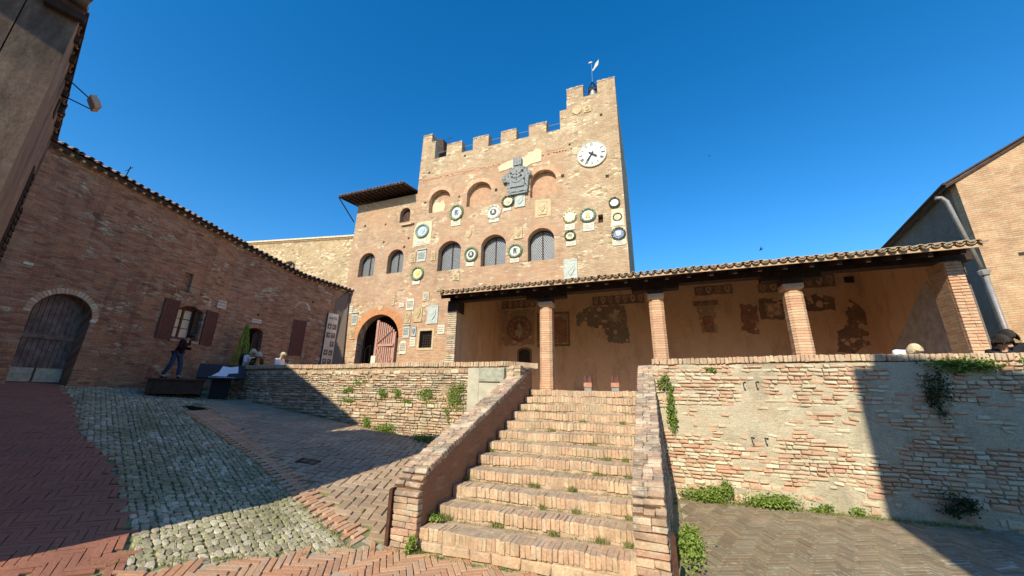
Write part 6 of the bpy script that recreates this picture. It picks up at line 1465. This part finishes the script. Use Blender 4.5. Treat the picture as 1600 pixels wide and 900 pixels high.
def person(label, loc, yaw, H, J, hair, shirt, legs, long_hair=False, sleeves='long', cap=None, extra=None):
    """J: joints in units of a 1.70 m body: pelvis, chest, neck, head, and per side shoulder, elbow, wrist, hip, knee, ankle, toe; x right, y forward"""
    k = H/1.70; t = thing('person', label, 'person', loc)
    RZ = Matrix.Rotation(yaw, 3, 'Z'); W_ = lambda p: tuple(Vector(loc)+RZ@(Vector(p)*k))
    nodes = []; idx = {}
    def N(n, p, r_): idx[n] = len(nodes); nodes.append((W_(p), (r_[0]*k, r_[1]*k) if isinstance(r_, tuple) else r_*k))
    N('pelvis', J['pelvis'], .125); sp = (Vector(J['pelvis'])+Vector(J['chest']))/2; N('waist', sp, .105); N('chest', J['chest'], .13); N('neck', J['neck'], .055)
    hd_ = Vector(J['head']); nk = Vector(J['neck']); ax = (hd_-nk).normalized(); N('jaw', nk.lerp(hd_, .62), .07); N('head', hd_, .092); N('crown', hd_+ax*.075, .07)
    E_ = [('pelvis', 'waist'), ('waist', 'chest'), ('chest', 'neck'), ('neck', 'jaw'), ('jaw', 'head'), ('head', 'crown')]
    for s in 'LR':
        for n, r_ in (('shoulder', .058), ('elbow', .042), ('wrist', .028), ('hip', .088), ('knee', .058), ('ankle', .042), ('toe', .032)): N(n+s, J[n+s], r_)
        w_ = Vector(J['wrist'+s]); e = Vector(J['elbow'+s]); d_ = (w_-e).normalized(); N('palm'+s, w_+d_*.06, .030)
        E_ += [('chest', 'shoulder'+s), ('shoulder'+s, 'elbow'+s), ('elbow'+s, 'wrist'+s), ('wrist'+s, 'palm'+s), ('pelvis', 'hip'+s), ('hip'+s, 'knee'+s), ('knee'+s, 'ankle'+s), ('ankle'+s, 'toe'+s)]
    skin_mesh('body', nodes, [(idx[a], idx[b]) for a, b in E_], 'skin', t)
    for s in 'LR':              # hands: five separate, curled fingers
        w_ = Vector(J['wrist'+s]); e = Vector(J['elbow'+s]); d_ = (w_-e).normalized(); pal_ = w_+d_*.085; side = d_.cross(Vector((0, 0, 1)))
        side = (side if side.length > .2 else Vector((0, 1, 0))).normalized(); dn = d_.cross(side).normalized()
        if dn.z > 0: dn = -dn
        mb = MB()
        for f_ in range(4):
            b_ = pal_+side*(f_-1.5)*.018; L_ = (.062, .074, .070, .055)[f_]; mb.tube([W_(b_), W_(b_+d_*L_*.5+dn*.008), W_(b_+d_*L_*.85+dn*.03)], [.0085*k, .008*k, .006*k], 6)
        b_ = w_+d_*.03-side*.028; mb.tube([W_(b_), W_(b_-side*.022+d_*.03+dn*.008), W_(b_-side*.02+d_*.058+dn*.02)], [.010*k, .009*k, .007*k], 6); mb.build('fingers', 'skin', t, True)
    # face
    fw = Vector(J.get('face', (0, 1, 0))).normalized(); sd_ = fw.cross(ax).normalized()
    mb = MB(); mb.ellipsoid(W_(hd_+fw*.098-ax*.012), (.014*k, .014*k, .020*k), 6, 5); mb.build('nose', 'skin', t, True)
    mb = MB()
    for q in (-1, 1): mb.ellipsoid(W_(hd_+fw*.083+sd_*.033*q+ax*.012), (.011*k,)*3, 6, 4)
    mb.build('eyes', 'paint_k', t); mb = MB(); mb.ellipsoid(W_(hd_+fw*.086-ax*.052), (.02*k, .01*k, .006*k), 6, 4); mb.build('mouth', 'terracotta', t)
    mb = MB()
    for q in (-1, 1): mb.ellipsoid(W_(hd_+sd_*.09*q-ax*.01), (.012*k, .02*k, .028*k), 6, 5)
    mb.build('ears', 'skin', t, True)
    # hair as a cap of strands
    mb = MB(); up_ = ax
    for _ in range(900):
        a = random.uniform(0, 6.283); ph = math.acos(random.uniform(-.35, 1)); v = (sd_*math.cos(a)+fw*math.sin(a))*math.sin(ph)+up_*math.cos(ph)
        if v.dot(fw) > .45 and v.dot(up_) < .62: continue
        p = hd_+v*.105+up_*.012; ln = .09 if long_hair else .035; dn_ = (Vector((0, 0, -1))+v*.35).normalized(); q_ = v.cross(dn_).normalized()*.012
        mb.add([W_(p-q_), W_(p+q_), W_(p+dn_*ln*.6+q_*.8+v*.01), W_(p+dn_*ln-q_*.2), W_(p+dn_*ln*.6-q_*.8+v*.01)], [(0, 1, 2, 3), (0, 3, 4)])
    mb.ellipsoid(W_(hd_+up_*.022-fw*.012), (.103*k, .103*k, .105*k), 12, 8); mb.build('hair', hair, t, True)
    if cap:
        mb = MB(); mb.ellipsoid(W_(hd_+up_*.05), (.112*k, .112*k, .085*k), 12, 8); c_ = hd_+fw*.12+up_*.045; mb.add([W_(c_-sd_*.08-fw*.05), W_(c_+sd_*.08-fw*.05), W_(c_+sd_*.05+fw*.05-up_*.015), W_(c_-sd_*.05+fw*.05-up_*.015)], [(0, 1, 2, 3)]); mb.build('cap', cap, t, True)
    # clothes
    cn = []; ci = {}
    def CN(n, r_): ci[n] = len(cn); p, r0 = nodes[idx[n]]; r0 = r0[0] if isinstance(r0, tuple) else r0; cn.append((p, r0*r_ if r_ < 3 else r_))
    for n, r_ in (('waist', 1.38), ('chest', 1.22), ('pelvis', 1.16), ('shoulderL', 1.3), ('shoulderR', 1.3), ('elbowL', 1.38), ('elbowR', 1.38)): CN(n, r_)
    CE = [('waist', 'chest'), ('waist', 'pelvis'), ('chest', 'shoulderL'), ('chest', 'shoulderR'), ('shoulderL', 'elbowL'), ('shoulderR', 'elbowR')]
    if sleeves == 'long': CN('wristL', 1.45); CN('wristR', 1.45); CE += [('elbowL', 'wristL'), ('elbowR', 'wristR')]
    skin_mesh('shirt', cn, [(ci[a], ci[b]) for a, b in CE], shirt, t)
    cn = []; ci = {}
    for n, r_ in (('pelvis', 1.06), ('hipL', 1.06), ('kneeL', 1.35), ('ankleL', 1.5), ('hipR', 1.06), ('kneeR', 1.35), ('ankleR', 1.5)): CN(n, r_)
    skin_mesh('trousers', cn, [(ci[a], ci[b]) for a, b in (('pelvis', 'hipL'), ('hipL', 'kneeL'), ('kneeL', 'ankleL'), ('pelvis', 'hipR'), ('hipR', 'kneeR'), ('kneeR', 'ankleR'))], legs, t)
    mb = MB()
    for s in 'LR':
        a = Vector(J['ankle'+s]); b = Vector(J['toe'+s]); c_ = (a+b)/2; mb.ellipsoid(W_((c_.x, c_.y, min(a.z, b.z)-.012)), (.05*k, .12*k, .045*k), 8, 6)
    mb.build('shoes', 'cl_black', t, True)
    if extra: extra(t, W_, k)
    return t
walk = dict(pelvis=(0, 0, .93), chest=(0, .14, 1.22), neck=(0, .20, 1.40), head=(0, .29, 1.53), face=(0, 1, -.35), shoulderL=(-.17, .17, 1.34), elbowL=(-.22, .12, 1.08), wristL=(-.12, .34, 1.10), shoulderR=(.17, .17, 1.34), elbowR=(.22, .16, 1.08), wristR=(.08, .36, 1.14),
            hipL=(-.09, 0, .88), kneeL=(-.10, .12, .50), ankleL=(-.10, .12, .09), toeL=(-.10, .26, .04), hipR=(.09, -.02, .88), kneeR=(.10, -.06, .50), ankleR=(.10, -.26, .12), toeR=(.10, -.14, .04))
sit = dict(pelvis=(0, 0, .50), chest=(0, .10, .80), neck=(0, .16, .98), head=(0, .24, 1.11), face=(0, 1, -.45), shoulderL=(-.17, .12, .92), elbowL=(-.20, .16, .66), wristL=(-.07, .38, .72), shoulderR=(.17, .12, .92), elbowR=(.20, .16, .66), wristR=(.07, .38, .74),
           hipL=(-.09, .02, .48), kneeL=(-.12, .42, .50), ankleL=(-.12, .44, .09), toeL=(-.12, .58, .04), hipR=(.09, .02, .48), kneeR=(.12, .42, .50), ankleR=(.12, .44, .09), toeR=(.12, .58, .04))
bow = dict(sit, neck=(0, .20, .90), head=(0, .30, .97), chest=(0, .08, .80), face=(0, .6, -1), shoulderL=(-.18, .12, .93), shoulderR=(.18, .12, .93))
def phone(t, W_, k):
    mb = MB(); p = Vector(W_((0, .47, .78))); mb.box(p-Vector((.03, .01, .05))*k*1.2, p+Vector((.03, .01, .05))*k*1.2); mb.build('phone', 'paint_k', t)
def backpack(t, W_, k):
    mb = MB(); p = Vector(W_((0, -.10, .80))); mb.ellipsoid(p, (.17*k, .17*k, .24*k), 10, 8); mb.build('rucksack', 'cl_black', t, True)
person('person in dark maroon top, jeans and black cap walking bent forward on the wooden ramp', (-11.05, 2.55, 2.18), R(-65), 1.46, walk, 'hair_k', 'cl_maroon', 'cl_jeans', cap='paint_k')
person('person with blond hair, white T-shirt and dark rucksack leaning over behind the wall', (-11.25, 4.85, FLOOR+.22), R(-80), 1.62, sit, 'hair_b', 'cl_white', 'cl_black', True, 'short', extra=backpack)
person('second blond person close beside the one with the rucksack, in a dark green coat', (-10.95, 5.05, FLOOR+.12), R(-120), 1.60, sit, 'hair_b', 'leaf_dark', 'cl_black', True)
person('person in white long-sleeved shirt sitting behind the wall looking at a phone', (-9.75, 4.95, FLOOR+.12), R(-80), 1.55, sit, 'hair_b', 'cl_white', 'cl_black', extra=phone)
person('person in white and grey top bowed low behind the right terrace wall', (7.60, 4.85, FLOOR-.12), R(-150), 1.65, bow, 'hair_b', 'cl_white', 'cl_grey')
person('left one of two dark-haired people in black behind the wall at the right edge', (9.05, 4.80, FLOOR-.16), R(160), 1.7, sit, 'hair_k', 'cl_black', 'cl_black', True)
person('right one of two dark-haired people in black behind the wall at the right edge', (9.35, 5.05, FLOOR-.04), R(150), 1.7, sit, 'hair_k', 'cl_black', 'cl_black', True)

for o in bpy.data.objects:
    if '_mv' in o: del o['_mv']
